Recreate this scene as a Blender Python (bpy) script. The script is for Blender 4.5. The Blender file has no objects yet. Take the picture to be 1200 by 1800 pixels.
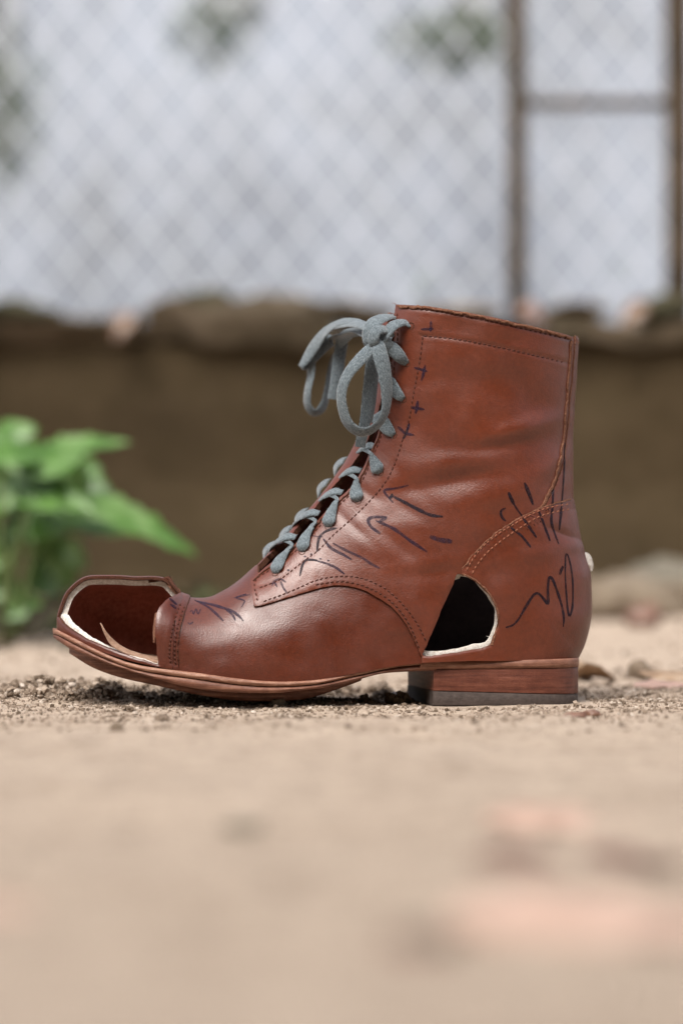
import bpy, bmesh, math, random
import numpy as np
from mathutils import Vector, Matrix
from mathutils.bvhtree import BVHTree

random.seed(7)
rng = np.random.default_rng(7)
R = math.radians
scene = bpy.context.scene
COL = scene.collection

# ------------------------------------------------------------------ camera, sky, sun, exposure
FP, DC, HOR = 4250.0, 1.36, 1005.0          # focal length in photo pixels, camera distance, horizon row
CAMH = (1241 - HOR) * (DC - 0.034) / FP
cam_data = bpy.data.cameras.new('camera')
cam = bpy.data.objects.new('camera', cam_data)
COL.objects.link(cam)
cam.location = (0, -DC, CAMH)
cam.rotation_euler = (R(90), 0, 0)
cam_data.sensor_fit = 'VERTICAL'
cam_data.sensor_height = 36.0
cam_data.sensor_width = 24.0
cam_data.lens = FP / 1800 * 36
cam_data.shift_y = (HOR - 900) / 1800
cam_data.clip_start = 0.02
cam_data.clip_end = 500
cam_data.dof.use_dof = True
cam_data.dof.focus_distance = DC - 0.040
cam_data.dof.aperture_fstop = 4.2
scene.camera = cam

SUN_EL, SUN_AZ = R(57), R(204)              # azimuth the light comes from, clockwise from +Y
world = bpy.data.worlds.new('World')
scene.world = world
world.use_nodes = True
wn = world.node_tree
bg = wn.nodes['Background']
sky = wn.nodes.new('ShaderNodeTexSky')
sky.sky_type = 'NISHITA'
sky.sun_disc = False
sky.sun_elevation = SUN_EL
sky.sun_rotation = SUN_AZ
sky.dust_density = 3.0
hs = wn.nodes.new('ShaderNodeHueSaturation')
hs.inputs['Saturation'].default_value = 0.35
wn.links.new(sky.outputs[0], hs.inputs['Color'])
wn.links.new(hs.outputs[0], bg.inputs[0])
bg.inputs[1].default_value = 0.09
sun_data = bpy.data.lights.new('sun', 'SUN')
sun_data.energy = 1.5
sun_data.angle = R(34)
sun_data.color = (1.0, 0.95, 0.88)
sun = bpy.data.objects.new('sun', sun_data)
COL.objects.link(sun)
sd = Vector((math.sin(SUN_AZ) * math.cos(SUN_EL), math.cos(SUN_AZ) * math.cos(SUN_EL), math.sin(SUN_EL)))
sun.rotation_euler = (-sd).to_track_quat('-Z', 'Y').to_euler()
sun.location = sd * 20
scene.render.engine = 'CYCLES'
scene.cycles.use_denoising = True
scene.cycles.max_bounces = 8
scene.view_settings.view_transform = 'Standard'
scene.view_settings.look = 'None'
scene.view_settings.exposure = 1.58
scene.view_settings.gamma = 1.0
scene.view_settings.use_curve_mapping = False

# ------------------------------------------------------------------ helpers
def hash2(ix, iy, seed):
    n = (ix.astype(np.int64) * 374761393 + iy.astype(np.int64) * 668265263 + seed * 974711) & 0x7fffffff
    n = ((n ^ (n >> 13)) * 1274126177) & 0x7fffffff
    return ((n ^ (n >> 16)) & 0xffff) / 65535.0

def noise2(x, y, seed=0):
    x = np.asarray(x, float); y = np.asarray(y, float)
    ix = np.floor(x).astype(np.int64); iy = np.floor(y).astype(np.int64)
    fx = x - ix; fy = y - iy
    fx = fx * fx * (3 - 2 * fx); fy = fy * fy * (3 - 2 * fy)
    a = hash2(ix, iy, seed); b = hash2(ix + 1, iy, seed)
    c = hash2(ix, iy + 1, seed); d = hash2(ix + 1, iy + 1, seed)
    return (a + (b - a) * fx) * (1 - fy) + (c + (d - c) * fx) * fy - 0.5

def catmull(P, n):
    """smooth open curve through rows of P, n samples per segment"""
    P = np.asarray(P, float)
    Q = np.vstack([2 * P[0] - P[1], P, 2 * P[-1] - P[-2]])
    out = []
    for i in range(1, len(Q) - 2):
        t = np.linspace(0, 1, n, endpoint=False)[:, None]
        p0, p1, p2, p3 = Q[i - 1], Q[i], Q[i + 1], Q[i + 2]
        out.append(0.5 * (2 * p1 + (p2 - p0) * t + (2 * p0 - 5 * p1 + 4 * p2 - p3) * t ** 2 + (3 * p1 - p0 - 3 * p2 + p3) * t ** 3))
    out.append(P[-1:])
    return np.vstack(out)

def resample(P, step):
    P = np.asarray(P, float)
    L = np.concatenate([[0], np.cumsum(np.linalg.norm(np.diff(P, axis=0), axis=1))])
    n = max(2, int(round(L[-1] / step)) + 1)
    s = np.linspace(0, L[-1], n)
    return np.stack([np.interp(s, L, P[:, k]) for k in range(P.shape[1])], 1)

def link(o, parent=None):
    COL.objects.link(o)
    if parent is not None:
        o.parent = parent
    return o

def empty(name, loc=(0, 0, 0), rz=0.0):
    o = bpy.data.objects.new(name, None)
    o.empty_display_size = 0.02
    o.location = loc
    o.rotation_euler = (0, 0, rz)
    return link(o)

def tag(o, label=None, cat=None, group=None, kind=None):
    if label: o['label'] = label
    if cat: o['category'] = cat
    if group: o['group'] = group
    if kind: o['kind'] = kind
    return o

def mesh_obj(name, verts, faces, mats, parent=None, smooth=True, fmat=None, sharp=None):
    me = bpy.data.meshes.new(name)
    me.from_pydata([tuple(v) for v in verts], [], faces)
    for m in (mats if isinstance(mats, (list, tuple)) else [mats]):
        me.materials.append(m)
    if fmat is not None:
        me.polygons.foreach_set('material_index', fmat)
    if smooth:
        me.polygons.foreach_set('use_smooth', [True] * len(me.polygons))
        if sharp:
            me.set_sharp_from_angle(angle=sharp)
    me.update()
    o = bpy.data.objects.new(name, me)
    return link(o, parent)

# ------------------------------------------------------------------ materials
class Mat:
    def __init__(self, name, color=(0.5, 0.5, 0.5), rough=0.6, spec=0.5):
        self.m = bpy.data.materials.new(name)
        self.m.use_nodes = True
        self.t = self.m.node_tree
        self.b = self.t.nodes['Principled BSDF']
        self.b.inputs['Base Color'].default_value = (*color, 1)
        self.b.inputs['Roughness'].default_value = rough
        self.b.inputs['Specular IOR Level'].default_value = spec
        self.co = self.t.nodes.new('ShaderNodeTexCoord')
    def n(self, typ, **kw):
        nd = self.t.nodes.new(typ)
        for k, v in kw.items():
            if k in nd.inputs: nd.inputs[k].default_value = v
            else: setattr(nd, k, v)
        return nd
    def L(self, a, b):
        self.t.links.new(a, b)
    def coords(self, out='Object', scale=(1, 1, 1)):
        mp = self.n('ShaderNodeMapping')
        mp.inputs['Scale'].default_value = scale
        self.L(self.co.outputs[out], mp.inputs['Vector'])
        return mp.outputs[0]
    def noise(self, scale, detail=4, rough=0.55, vec=None, dist=0.0):
        nd = self.n('ShaderNodeTexNoise', Scale=scale, Detail=detail, Roughness=rough, Distortion=dist)
        self.L(vec if vec is not None else self.co.outputs['Object'], nd.inputs['Vector'])
        return nd.outputs['Fac']
    def voro(self, scale, vec=None, feature='F1'):
        nd = self.n('ShaderNodeTexVoronoi', Scale=scale, feature=feature)
        self.L(vec if vec is not None else self.co.outputs['Object'], nd.inputs['Vector'])
        return nd.outputs['Distance']
    def ramp(self, fac, stops):
        nd = self.n('ShaderNodeValToRGB')
        e = nd.color_ramp.elements
        while len(e) < len(stops): e.new(0.5)
        for el, (p, c) in zip(e, stops):
            el.position = p
            el.color = (*c, 1) if len(c) == 3 else c
        self.L(fac, nd.inputs[0])
        return nd.outputs[0]
    def math(self, op, a, b):
        nd = self.n('ShaderNodeMath', operation=op)
        for i, v in enumerate((a, b)):
            if isinstance(v, (int, float)): nd.inputs[i].default_value = v
            else: self.L(v, nd.inputs[i])
        return nd.outputs[0]
    def mix(self, fac, a, b, mode='MIX'):
        nd = self.n('ShaderNodeMix', data_type='RGBA', blend_type=mode)
        for idx, v in ((0, fac), (6, a), (7, b)):
            if isinstance(v, (int, float)): nd.inputs[idx].default_value = v
            elif isinstance(v, tuple): nd.inputs[idx].default_value = (*v, 1)
            else: self.L(v, nd.inputs[idx])
        return nd.outputs[2]
    def col(self, c): self.L(c, self.b.inputs['Base Color'])
    def rough(self, c): self.L(c, self.b.inputs['Roughness'])
    def bump(self, h, strength=0.3, dist=0.001, prev=None):
        nd = self.n('ShaderNodeBump', Strength=strength, Distance=dist)
        self.L(h, nd.inputs['Height'])
        if prev is not None: self.L(prev, nd.inputs['Normal'])
        self.L(nd.outputs[0], self.b.inputs['Normal'])
        return nd.outputs[0]

def leather_mat(name, c1, c2, c3, rough=0.42, grain=0.16):
    k = Mat(name, c2, rough, 0.6)
    big = k.noise(28, 4, 0.6)
    fine = k.noise(420, 3, 0.6)
    c = k.ramp(big, [(0.28, c1), (0.52, c2), (0.78, c3)])
    c = k.mix(0.22, c, k.ramp(fine, [(0.35, tuple(x * 0.72 for x in c2)), (0.65, tuple(min(1, x * 1.3) for x in c3))]))
    k.col(c)
    k.rough(k.ramp(k.noise(60, 5), [(0.3, (rough - .07,) * 3), (0.7, (rough + .12,) * 3)]))
    b = k.bump(k.noise(70, 3), 0.10, 0.0010)
    b = k.bump(k.voro(1200), grain * .9, 0.0005, b)
    k.bump(k.noise(800, 4), grain * .85, 0.00055, b)
    return k.m

M = {}
M['leather'] = leather_mat('brown_leather', (.082, .0145, .0043), (.102, .0190, .0058), (.128, .0255, .0084), 0.37)
M['vamp'] = leather_mat('vamp_leather', (.062, .0108, .0034), (.079, .0142, .0045), (.100, .0190, .0063), 0.36, 0.14)
M['inner'] = leather_mat('inner_leather', (.12, .026, .014), (.20, .045, .026), (.30, .105, .075), 0.6)
M['inner'].node_tree.nodes['Principled BSDF'].inputs['Specular IOR Level'].default_value = 0.25
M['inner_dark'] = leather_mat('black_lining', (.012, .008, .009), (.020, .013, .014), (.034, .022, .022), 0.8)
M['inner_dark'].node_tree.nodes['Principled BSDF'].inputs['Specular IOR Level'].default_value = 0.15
k = Mat('raw_leather_edge', (.3, .15, .08), 0.9, 0.2)
k.col(k.ramp(k.noise(900, 5, 0.7), [(0.3, (.07, .026, .014)), (0.55, (.18, .080, .048)), (0.75, (.32, .18, .12))]))
k.bump(k.noise(1400, 4), 0.8, 0.0008)
M['raw'] = k.m
k = Mat('dark_raw_edge', (.12, .04, .02), 0.85, 0.2)
k.col(k.ramp(k.noise(1000, 5, 0.7), [(0.3, (.03, .010, .006)), (0.6, (.09, .034, .019)), (0.8, (.19, .085, .05))]))
k.bump(k.noise(1400, 4), 0.8, 0.0008)
M['raw_dark'] = k.m
k = Mat('white_board', (.72, .68, .63), 0.9, 0.2)
k.col(k.ramp(k.noise(700, 5, 0.7), [(0.3, (.42, .35, .29)), (0.55, (.66, .62, .57)), (0.8, (.78, .75, .72))]))
k.bump(k.noise(1100, 4), 0.6, 0.0006)
M['white'] = k.m
k = Mat('insole_leather', (.45, .30, .21), 0.85, 0.2)
k.col(k.ramp(k.noise(300, 5, 0.7), [(0.3, (.20, .115, .075)), (0.7, (.34, .22, .16))]))
k.bump(k.noise(900, 4), 0.5, 0.0006)
M['insole'] = k.m
def sole_mat(name, a, b, c, rough):
    k = Mat(name, b, rough, 0.4)
    v = k.coords('Object', (40, 40, 700))
    f = k.math('ADD', k.math('MULTIPLY', k.noise(1, 4, 0.6, v), 0.6), k.math('MULTIPLY', k.noise(160, 5, 0.7), 0.4))
    k.col(k.ramp(f, [(0.36, a), (0.5, b), (0.66, c)]))
    bb = k.bump(k.noise(1, 3, 0.6, v), 0.35, 0.0005)
    k.bump(k.noise(600, 5, 0.7), 0.5, 0.0006, bb)
    return k.m
M['welt'] = sole_mat('welt_leather', (.13, .050, .028), (.23, .105, .064), (.38, .215, .145), 0.5)
M['outsole'] = sole_mat('outsole_leather', (.085, .030, .016), (.155, .060, .035), (.28, .135, .084), 0.52)
M['stack'] = sole_mat('heel_stack_leather', (.070, .018, .0095), (.112, .031, .0165), (.165, .055, .032), 0.5)
M['seat'] = sole_mat('heel_seat_leather', (.12, .044, .025), (.20, .085, .051), (.32, .165, .11), 0.55)
k = Mat('grey_rubber', (.13, .10, .09), 0.75, 0.3)
k.col(k.ramp(k.noise(350, 6, 0.7), [(0.3, (.042, .031, .027)), (0.6, (.075, .056, .049)), (0.8, (.12, .095, .084))]))
k.bump(k.noise(800, 4), 0.4, 0.0005)
M['rubber'] = k.m
k = Mat('grey_cotton', (.25, .28, .29), 0.95, 0.1)
uv = k.coords('UV', (1, 1, 1))
wv = k.n('ShaderNodeTexWave', Scale=330.0, Distortion=6.0, Detail=4.0); wv.bands_direction = 'DIAGONAL'
k.L(uv, wv.inputs['Vector'])
fz = k.math('ADD', k.math('MULTIPLY', k.noise(1.0, 4, 0.7, k.coords('UV', (500, 1700, 1))), 0.6), k.math('MULTIPLY', k.noise(900, 5, 0.8), 0.4))
f = k.math('ADD', k.math('MULTIPLY', wv.outputs['Fac'], 0.04), k.math('MULTIPLY', fz, 0.96))
k.col(k.ramp(f, [(0.32, (.035, .043, .048)), (0.5, (.110, .133, .147)), (0.66, (.25, .29, .315))]))
k.b.inputs['Sheen Weight'].default_value = 0.5
k.b.inputs['Sheen Roughness'].default_value = 0.4
bb = k.bump(wv.outputs['Fac'], 0.05, 0.0003)
k.bump(fz, 0.7, 0.0008, bb)
M['lace'] = k.m
M['lace_fibre'] = Mat('cotton_fibre', (.30, .33, .345), 0.9, 0.1).m
M['thread'] = Mat('brown_thread', (.055, .013, .006), 0.7, 0.3).m
M['thread_pale'] = Mat('pale_thread', (.21, .075, .040), 0.7, 0.3).m
def ink_mat(name, col, alpha):
    k = Mat(name, col, 0.6, 0.22)
    a = k.ramp(k.noise(420, 6, 0.75), [(0.34, (alpha * 0.4,) * 3), (0.52, (alpha,) * 3)])
    k.L(a, k.b.inputs['Alpha'])
    return k.m
M['ink'] = ink_mat('marker_ink', (.012, .005, .010), 0.93)
M['ink_soft'] = ink_mat('worn_marker_ink', (.020, .009, .024), 0.74)
M['ink_faint'] = ink_mat('faded_marker_ink', (.025, .014, .030), 0.6)

# ------------------------------------------------------------------ ground
def gz(x, y):
    x = np.asarray(x, float); y = np.asarray(y, float)
    h = 0.006 * noise2(x * 9, y * 9, 1) + 0.0035 * noise2(x * 30, y * 30, 2) + 0.0022 * noise2(x * 80, y * 80, 3) + 0.0014 * noise2(x * 190, y * 190, 4)
    # flattened where the heel stands and under the ball of the sole
    flat = np.exp(-(((x - 0.09) / 0.075) ** 4 + ((y + 0.0) / 0.06) ** 4))
    flat2 = np.exp(-(((x + 0.035) / 0.07) ** 4 + ((y + 0.0) / 0.055) ** 4))
    h = h * (1 - 0.8 * np.maximum(flat, flat2)) - 0.0012 * flat + 0.0008 * flat2 + 0.0011 * flat
    # low bank of loose soil by the toe
    h += 0.007 * np.exp(-(((x + 0.16) / 0.06) ** 2 + ((y - 0.035) / 0.05) ** 2)) * (0.6 + noise2(x * 120, y * 120, 9))
    # ground rises in rubble towards the right of the wall foot
    far = np.clip((y - 0.6) / 2.2, 0, 1)
    h += far * 0.05 * np.clip((x - 0.05) / 0.45, 0, 1.4) + far * 0.03 * noise2(x * 4, y * 3, 11)
    h += 0.05 * np.clip((np.abs(x) - 1.2) / 6, 0, 1) * noise2(x * 1.1, y * 1.1, 6)
    return h

def axis(segments):
    out = []
    for a, b, st in segments:
        n = max(1, int(round((b - a) / st)))
        out.append(np.linspace(a, b, n, endpoint=False))
    out.append([segments[-1][1]])
    return np.concatenate(out)

k = Mat('dry_soil', (.36, .28, .21), 0.95, 0.15)
big = k.noise(11, 5, 0.6)
mid = k.noise(60, 6, 0.7)
fin = k.noise(450, 6, 0.75)
c = k.ramp(big, [(0.3, (.33, .245, .182)), (0.5, (.49, .385, .302)), (0.7, (.62, .495, .40))])
c = k.mix(0.6, c, k.ramp(mid, [(0.33, (.11, .076, .052)), (0.5, (.47, .37, .288)), (0.75, (.66, .545, .44))]))
c = k.mix(0.4, c, k.ramp(fin, [(0.36, (.14, .10, .07)), (0.55, (.47, .37, .285)), (0.75, (.66, .55, .45))]))
k.col(c)
b = k.bump(mid, 0.5, 0.006)
b = k.bump(k.noise(230, 6, 0.75), 0.8, 0.003, b)
k.bump(k.noise(900, 5, 0.75), 0.7, 0.001, b)
M['soil'] = k.m
gx = axis([(-40, -4, 3), (-4, -0.9, 0.15), (-0.9, -0.26, 0.02), (-0.26, 0.26, 0.0022), (0.26, 0.9, 0.02), (0.9, 4, 0.15), (4, 40, 3)])
gy = axis([(-12, -1.2, 0.6), (-1.2, -0.3, 0.02), (-0.3, -0.1, 0.005), (-0.1, 0.22, 0.0022), (0.22, 0.6, 0.008), (0.6, 3.2, 0.03), (3.2, 40, 2)])
GX, GY = np.meshgrid(gx, gy)
GZ = gz(GX, GY)
nx, ny = len(gx), len(gy)
idx = np.arange(nx * ny).reshape(ny, nx)
gf = np.stack([idx[:-1, :-1], idx[:-1, 1:], idx[1:, 1:], idx[1:, :-1]], -1).reshape(-1, 4)
ground = mesh_obj('ground', np.stack([GX, GY, GZ], -1).reshape(-1, 3), gf.tolist(), M['soil'])
tag(ground, 'dry tan soil ground under the boot', 'ground', kind='structure')

# ------------------------------------------------------------------ wall, fence and building behind
def px(u, v, y):
    d = y + DC
    return Vector(((u - 600) * d / FP, y, CAMH + (HOR - v) * d / FP))

def box(name, x0, x1, y0, y1, z0, z1, mat, parent, seed=0, res=0.05, rough=0.006):
    """rough-faced block: subdivided box with its faces pushed in and out"""
    bm = bmesh.new()
    dx, dy, dz = x1 - x0, y1 - y0, z1 - z0
    bmesh.ops.create_cube(bm, size=1)
    bm.transform(Matrix.Translation(((x0 + x1) / 2, (y0 + y1) / 2, (z0 + z1) / 2)) @ Matrix.Diagonal((dx, dy, dz, 1)))
    n = max(1, min(5, int(max(dx, dz) / res)))
    bmesh.ops.subdivide_edges(bm, edges=bm.edges[:], cuts=n, use_grid_fill=True)
    for v in bm.verts:
        x, y, z = v.co
        v.co += Vector((rough * float(noise2(z * 17, y * 17 + x * 3, seed)), rough * 1.5 * float(noise2(x * 13, z * 13, seed + 1)), rough * float(noise2(x * 17, y * 17, seed + 2))))
    me = bpy.data.meshes.new(name)
    bm.to_mesh(me); bm.free()
    me.materials.append(mat)
    return link(bpy.data.objects.new(name, me), parent)

k = Mat('mossy_concrete', (.085, .06, .035), 0.95, 0.2)
c = k.ramp(k.noise(3.5, 6, 0.65), [(0.3, (.038, .025, .0115)), (0.52, (.062, .042, .020)), (0.75, (.092, .065, .034))])
c = k.mix(0.35, c, k.ramp(k.noise(25, 6, 0.7), [(0.35, (.028, .022, .010)), (0.65, (.080, .058, .035))]))
k.col(c); k.bump(k.noise(40, 6, 0.7), 0.7, 0.02)
M['wall'] = k.m
k = Mat('worn_coping', (.15, .115, .075), 0.95, 0.2)
k.col(k.ramp(k.noise(9, 6, 0.7), [(0.3, (.035, .027, .014)), (0.5, (.085, .064, .040)), (0.72, (.18, .14, .10))]))
k.bump(k.noise(60, 6, 0.7), 0.7, 0.02)
M['coping'] = k.m
WY = 3.0
WT = px(0, 612, WY).z
wall = empty('retaining_wall', (0, WY, 0))
tag(wall, 'low dark mossy concrete retaining wall below the wire fence', 'wall')
def at_wall(o):
    o.location = (0, -WY, 0)
    return o
at_wall(box('wall_body', -7, 7, WY, WY + 0.35, -0.3, WT, M['wall'], wall, 3, 0.2, 0.03))
cx = -3.2
i = 0
while cx < 3.2:
    w = 0.34 + 0.22 * random.random()
    zt = WT + 0.026 + 0.05 * random.random()
    at_wall(box('coping_stone', cx, cx + w - 0.012, WY - 0.02 - 0.012 * random.random(), WY + 0.33, WT + 0.002, zt, M['coping'], wall, 20 + i, 0.06, 0.055))
    cx += w; i += 1
# soil bank behind the coping
bxs = np.linspace(-7, 7, 141); bys = np.array([WY + 0.1, WY + 0.2, WY + 0.32, WY + 0.5, WY + 0.9, WY + 2, WY + 8, WY + 20])
BX, BY = np.meshgrid(bxs, bys)
BZ = WT + 0.052 + 0.05 * noise2(BX * 5, BY * 5, 31) + 0.02 * noise2(BX * 14, BY * 14, 32) + np.where(BY > WY + 0.15, 0.012, -0.04)
BZ = np.where(BY > WY + 1.5, WT + 0.04, BZ)
idx = np.arange(BX.size).reshape(BX.shape)
bf = np.stack([idx[:-1, :-1], idx[:-1, 1:], idx[1:, 1:], idx[1:, :-1]], -1).reshape(-1, 4)
k = Mat('bank_soil', (.12, .09, .06), 0.95, 0.15)
k.col(k.ramp(k.noise(12, 6, 0.7), [(0.3, (.07, .052, .03)), (0.5, (.15, .115, .08)), (0.72, (.30, .25, .20))]))
k.bump(k.noise(60, 6, 0.7), 0.7, 0.02)
bank = mesh_obj('bank', np.stack([BX, BY, BZ], -1).reshape(-1, 3), bf.tolist(), k.m)
tag(bank, 'raised soil bank above the low wall', 'ground', kind='structure')

def rock(name, loc, r, mat, seed, sub=3, parent=None, amp=0.35):
    bm = bmesh.new()
    bmesh.ops.create_icosphere(bm, subdivisions=sub, radius=1)
    for v in bm.verts:
        p = v.co
        a = float(noise2(p.x * 1.7 + seed, p.y * 1.7 + p.z * 1.3, seed)) + 0.5 * float(noise2(p.x * 4 + p.z * 3, p.y * 4 + seed, seed + 5)) + 0.25 * float(noise2(p.x * 9 + p.z * 8, p.y * 9, seed + 6))
        v.co = Vector((p.x * r[0], p.y * r[1], p.z * r[2])) * (1 + amp * 2 * a)
    for f in bm.faces: f.smooth = True
    me = bpy.data.meshes.new(name)
    bm.to_mesh(me); bm.free()
    me.materials.append(mat)
    o = bpy.data.objects.new(name, me)
    o.location = loc
    return link(o, parent)

def stone_mat(name, a, b, c, s=30):
    k = Mat(name, b, 0.9, 0.25)
    k.col(k.ramp(k.noise(s, 6, 0.7), [(0.3, a), (0.5, b), (0.72, c)]))
    k.bump(k.noise(s * 4, 6, 0.7), 0.6, 0.3 / s)
    return k.m
M['stone_dark'] = stone_mat('mossy_stone', (.020, .019, .010), (.055, .050, .026), (.12, .10, .06), 14)
M['stone_tan'] = stone_mat('tan_stone', (.12, .088, .060), (.20, .155, .11), (.29, .235, .18), 14)
M['stone_grey'] = stone_mat('grey_stone', (.10, .085, .062), (.17, .148, .112), (.24, .21, .165), 10)
M['stone_pale'] = stone_mat('pale_pebble', (.40, .29, .24), (.55, .43, .37), (.70, .60, .53), 200)
M['clod'] = stone_mat('soil_clod', (.085, .06, .042), (.16, .118, .083), (.27, .21, .155), 250)

ledge = [  # u, v, half width px, half height px, material, label
    (20, 552, 85, 26, 'stone_dark', 'dark mossy stone on the wall ledge, at the left picture edge'),
    (120, 575, 60, 24, 'stone_dark', 'mossy stone on the ledge just left of the orange leaf'),
    (290, 585, 50, 22, 'coping', 'small brown stone on the ledge right of the orange leaf'),
    (365, 540, 50, 32, 'stone_dark', 'dark rounded stone standing highest on the wall ledge'),
    (470, 545, 90, 30, 'coping', 'long brown stone on the ledge beside the dark rounded stone'),
    (610, 552, 80, 24, 'coping', 'flat brown stone on the ledge behind the bow of the lace'),
    (800, 555, 70, 20, 'stone_tan', 'tan stone on the ledge behind the boot collar'),
    (1010, 548, 55, 20, 'stone_tan', 'tan stone on the ledge between the two rusty posts'),
    (1165, 545, 60, 40, 'stone_dark', 'dark stone at the foot of the right rusty post'),
]
for j, (u, v, hw, hh, m, lab) in enumerate(ledge):
    p = px(u, v, WY + 0.12)
    sc = (WY + 0.12 + DC) / FP
    o = rock('stone', p, (hw * sc, 0.07, hh * sc * 0.8), M[m], 40 + j)
    tag(o, lab, 'stone', 'stones on the wall ledge')

# chain-link fence
k = Mat('galvanised_wire', (.71, .74, .80), 0.45, 0.5)
k.b.inputs['Metallic'].default_value = 0.1
M['wire'] = k.m
k = Mat('rusty_steel', (.16, .085, .045), 0.85, 0.3)
k.col(k.ramp(k.noise(26, 6, 0.7), [(0.3, (.020, .013, .007)), (0.48, (.050, .034, .019)), (0.72, (.12, .080, .048))]))
k.bump(k.noise(90, 5), 0.5, 0.004)
M['rust'] = k.m
FY = WY + 0.27
def tube(path, rad, n=8):
    """swept tube through 3D points; returns verts, faces"""
    V, F = [], []
    P = [Vector(p) for p in path]
    up = Vector((0.31, 0.9, 0.12))
    for i, p in enumerate(P):
        t = (P[min(i + 1, len(P) - 1)] - P[max(i - 1, 0)]).normalized()
        a = t.cross(up).normalized(); b = t.cross(a).normalized()
        r = rad[i] if isinstance(rad, (list, tuple, np.ndarray)) else rad
        for q in range(n):
            w = 2 * math.pi * q / n
            V.append(p + a * (r * math.cos(w)) + b * (r * math.sin(w)))
    for i in range(len(P) - 1):
        for q in range(n):
            F.append((i * n + q, i * n + (q + 1) % n, (i + 1) * n + (q + 1) % n, (i + 1) * n + q))
    F.append(tuple(range(n))[::-1]); F.append(tuple((len(P) - 1) * n + q for q in range(n)))
    return V, F
fence = empty('chain_link_fence', (0, FY, WT))
tag(fence, 'pale wire chain link fence with rusty steel posts above the low wall', 'fence')
SF = (FY + DC) / FP
DW, DH = 91 * SF, 113 * SF                       # one diamond
ZB, ZT = px(0, 575, FY).z, 2.35
zz = []
n = int((ZT - ZB) / (DH / 2))
for i in range(n + 1):
    s = 1 if i % 2 else -1
    zz.append((s * (DW / 4 + 0.0010), 0.0022 * s, ZB - WT + i * DH / 2))
wv_, wf_ = tube(zz, 0.0030, 6)
wire_me = None
for i in range(-46, 47):
    if wire_me is None:
        o = mesh_obj('wire', wv_, wf_, M['wire'], fence)
        wire_me = o.data
    else:
        o = link(bpy.data.objects.new('wire', wire_me), fence)
    o.location = (i * DW / 2, 0.0, 0)
    if i % 2:
        o.scale = (-1, -1, 1)
for u, wpx in ((905, 25), (1187, 34)):
    X = px(u, 0, FY).x
    pts = [(X + 0.002 * math.sin(z * 5), -0.024, z) for z in np.linspace(px(0, 585, FY).z - WT, 2.5 - WT, 14)]
    V, F = tube(pts, wpx * SF * 0.68, 12)
    mesh_obj('post', V, F, M['rust'], fence)
xa, xb = px(905, 0, FY).x, px(1187, 0, FY).x
zr = px(0, 186, FY).z - WT
V, F = tube([(xa + (xb - xa) * t, -0.022, zr) for t in np.linspace(0.04, 0.95, 6)], 9 * SF, 10)
mesh_obj('rail', V, F, M['rust'], fence)

# white building behind the fence
k = Mat('white_render', (.72, .75, .80), 0.9, 0.2)
stn = k.ramp(k.noise(0.9, 5, 0.6), [(0.32, (.215, .230, .255)), (0.5, (.315, .342, .395)), (0.66, (.375, .408, .470))])
k.col(k.mix(0.3, stn, k.ramp(k.noise(3.5, 5, 0.6), [(0.35, (.22, .225, .225)), (0.6, (.37, .40, .46))])))
k.bump(k.noise(30, 5), 0.3, 0.01)
M['render_wall'] = k.m
M['dark_pane'] = Mat('dark_window_pane', (.03, .035, .04), 0.15, 0.5).m
M['frame_grey'] = Mat('grey_window_frame', (.33, .34, .35), 0.6, 0.4).m
BLY = 8.0
bl = empty('white_building', (0, BLY, 0))
tag(bl, 'white rendered building behind the wire fence', 'building')
def at_b(o):
    o.location = (0, -BLY, 0); return o
at_b(box('wall', -9, 9, BLY, BLY + 0.3, -0.2, 3.4, M['render_wall'], bl, 5, 0.5, 0.004))
at_b(box('plinth', -9, 9, BLY - 0.05, BLY - 0.002, -0.2, 0.62, M['coping'], bl, 6, 0.5, 0.004))
for (u0, u1, v0, v1) in ((345, 455, -240, 12), (790, 868, -240, 14), (-150, 25, -200, 250)):
    a, b_ = px(u0, v1, BLY - 0.03), px(u1, v0, BLY - 0.03)
    w = empty('window', (0, 0, 0)); w.parent = bl
    fr = 0.05
    vs, fs = [], []
    for (x0, x1, z0, z1) in ((a.x, b_.x, a.z, a.z + fr), (a.x, b_.x, b_.z - fr, b_.z), (a.x, a.x + fr, a.z + fr, b_.z - fr), (b_.x - fr, b_.x, a.z + fr, b_.z - fr)):
        o = len(vs)
        for yy in (-0.06, -0.003):
            vs += [(x0, yy, z0), (x1, yy, z0), (x1, yy, z1), (x0, yy, z1)]
        fs += [(o, o + 1, o + 2, o + 3), (o + 5, o + 4, o + 7, o + 6), (o, o + 4, o + 5, o + 1), (o + 1, o + 5, o + 6, o + 2), (o + 2, o + 6, o + 7, o + 3), (o + 3, o + 7, o + 4, o)]
    mesh_obj('frame', vs, fs, M['frame_grey'], w, smooth=False)
    mesh_obj('pane', [(a.x, -0.03, a.z), (b_.x, -0.03, a.z), (b_.x, -0.03, b_.z), (a.x, -0.03, b_.z), (a.x, -0.02, a.z), (b_.x, -0.02, a.z), (b_.x, -0.02, b_.z), (a.x, -0.02, b_.z)], [(0, 1, 2, 3), (5, 4, 7, 6)], M['dark_pane'], w, smooth=False)

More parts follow.
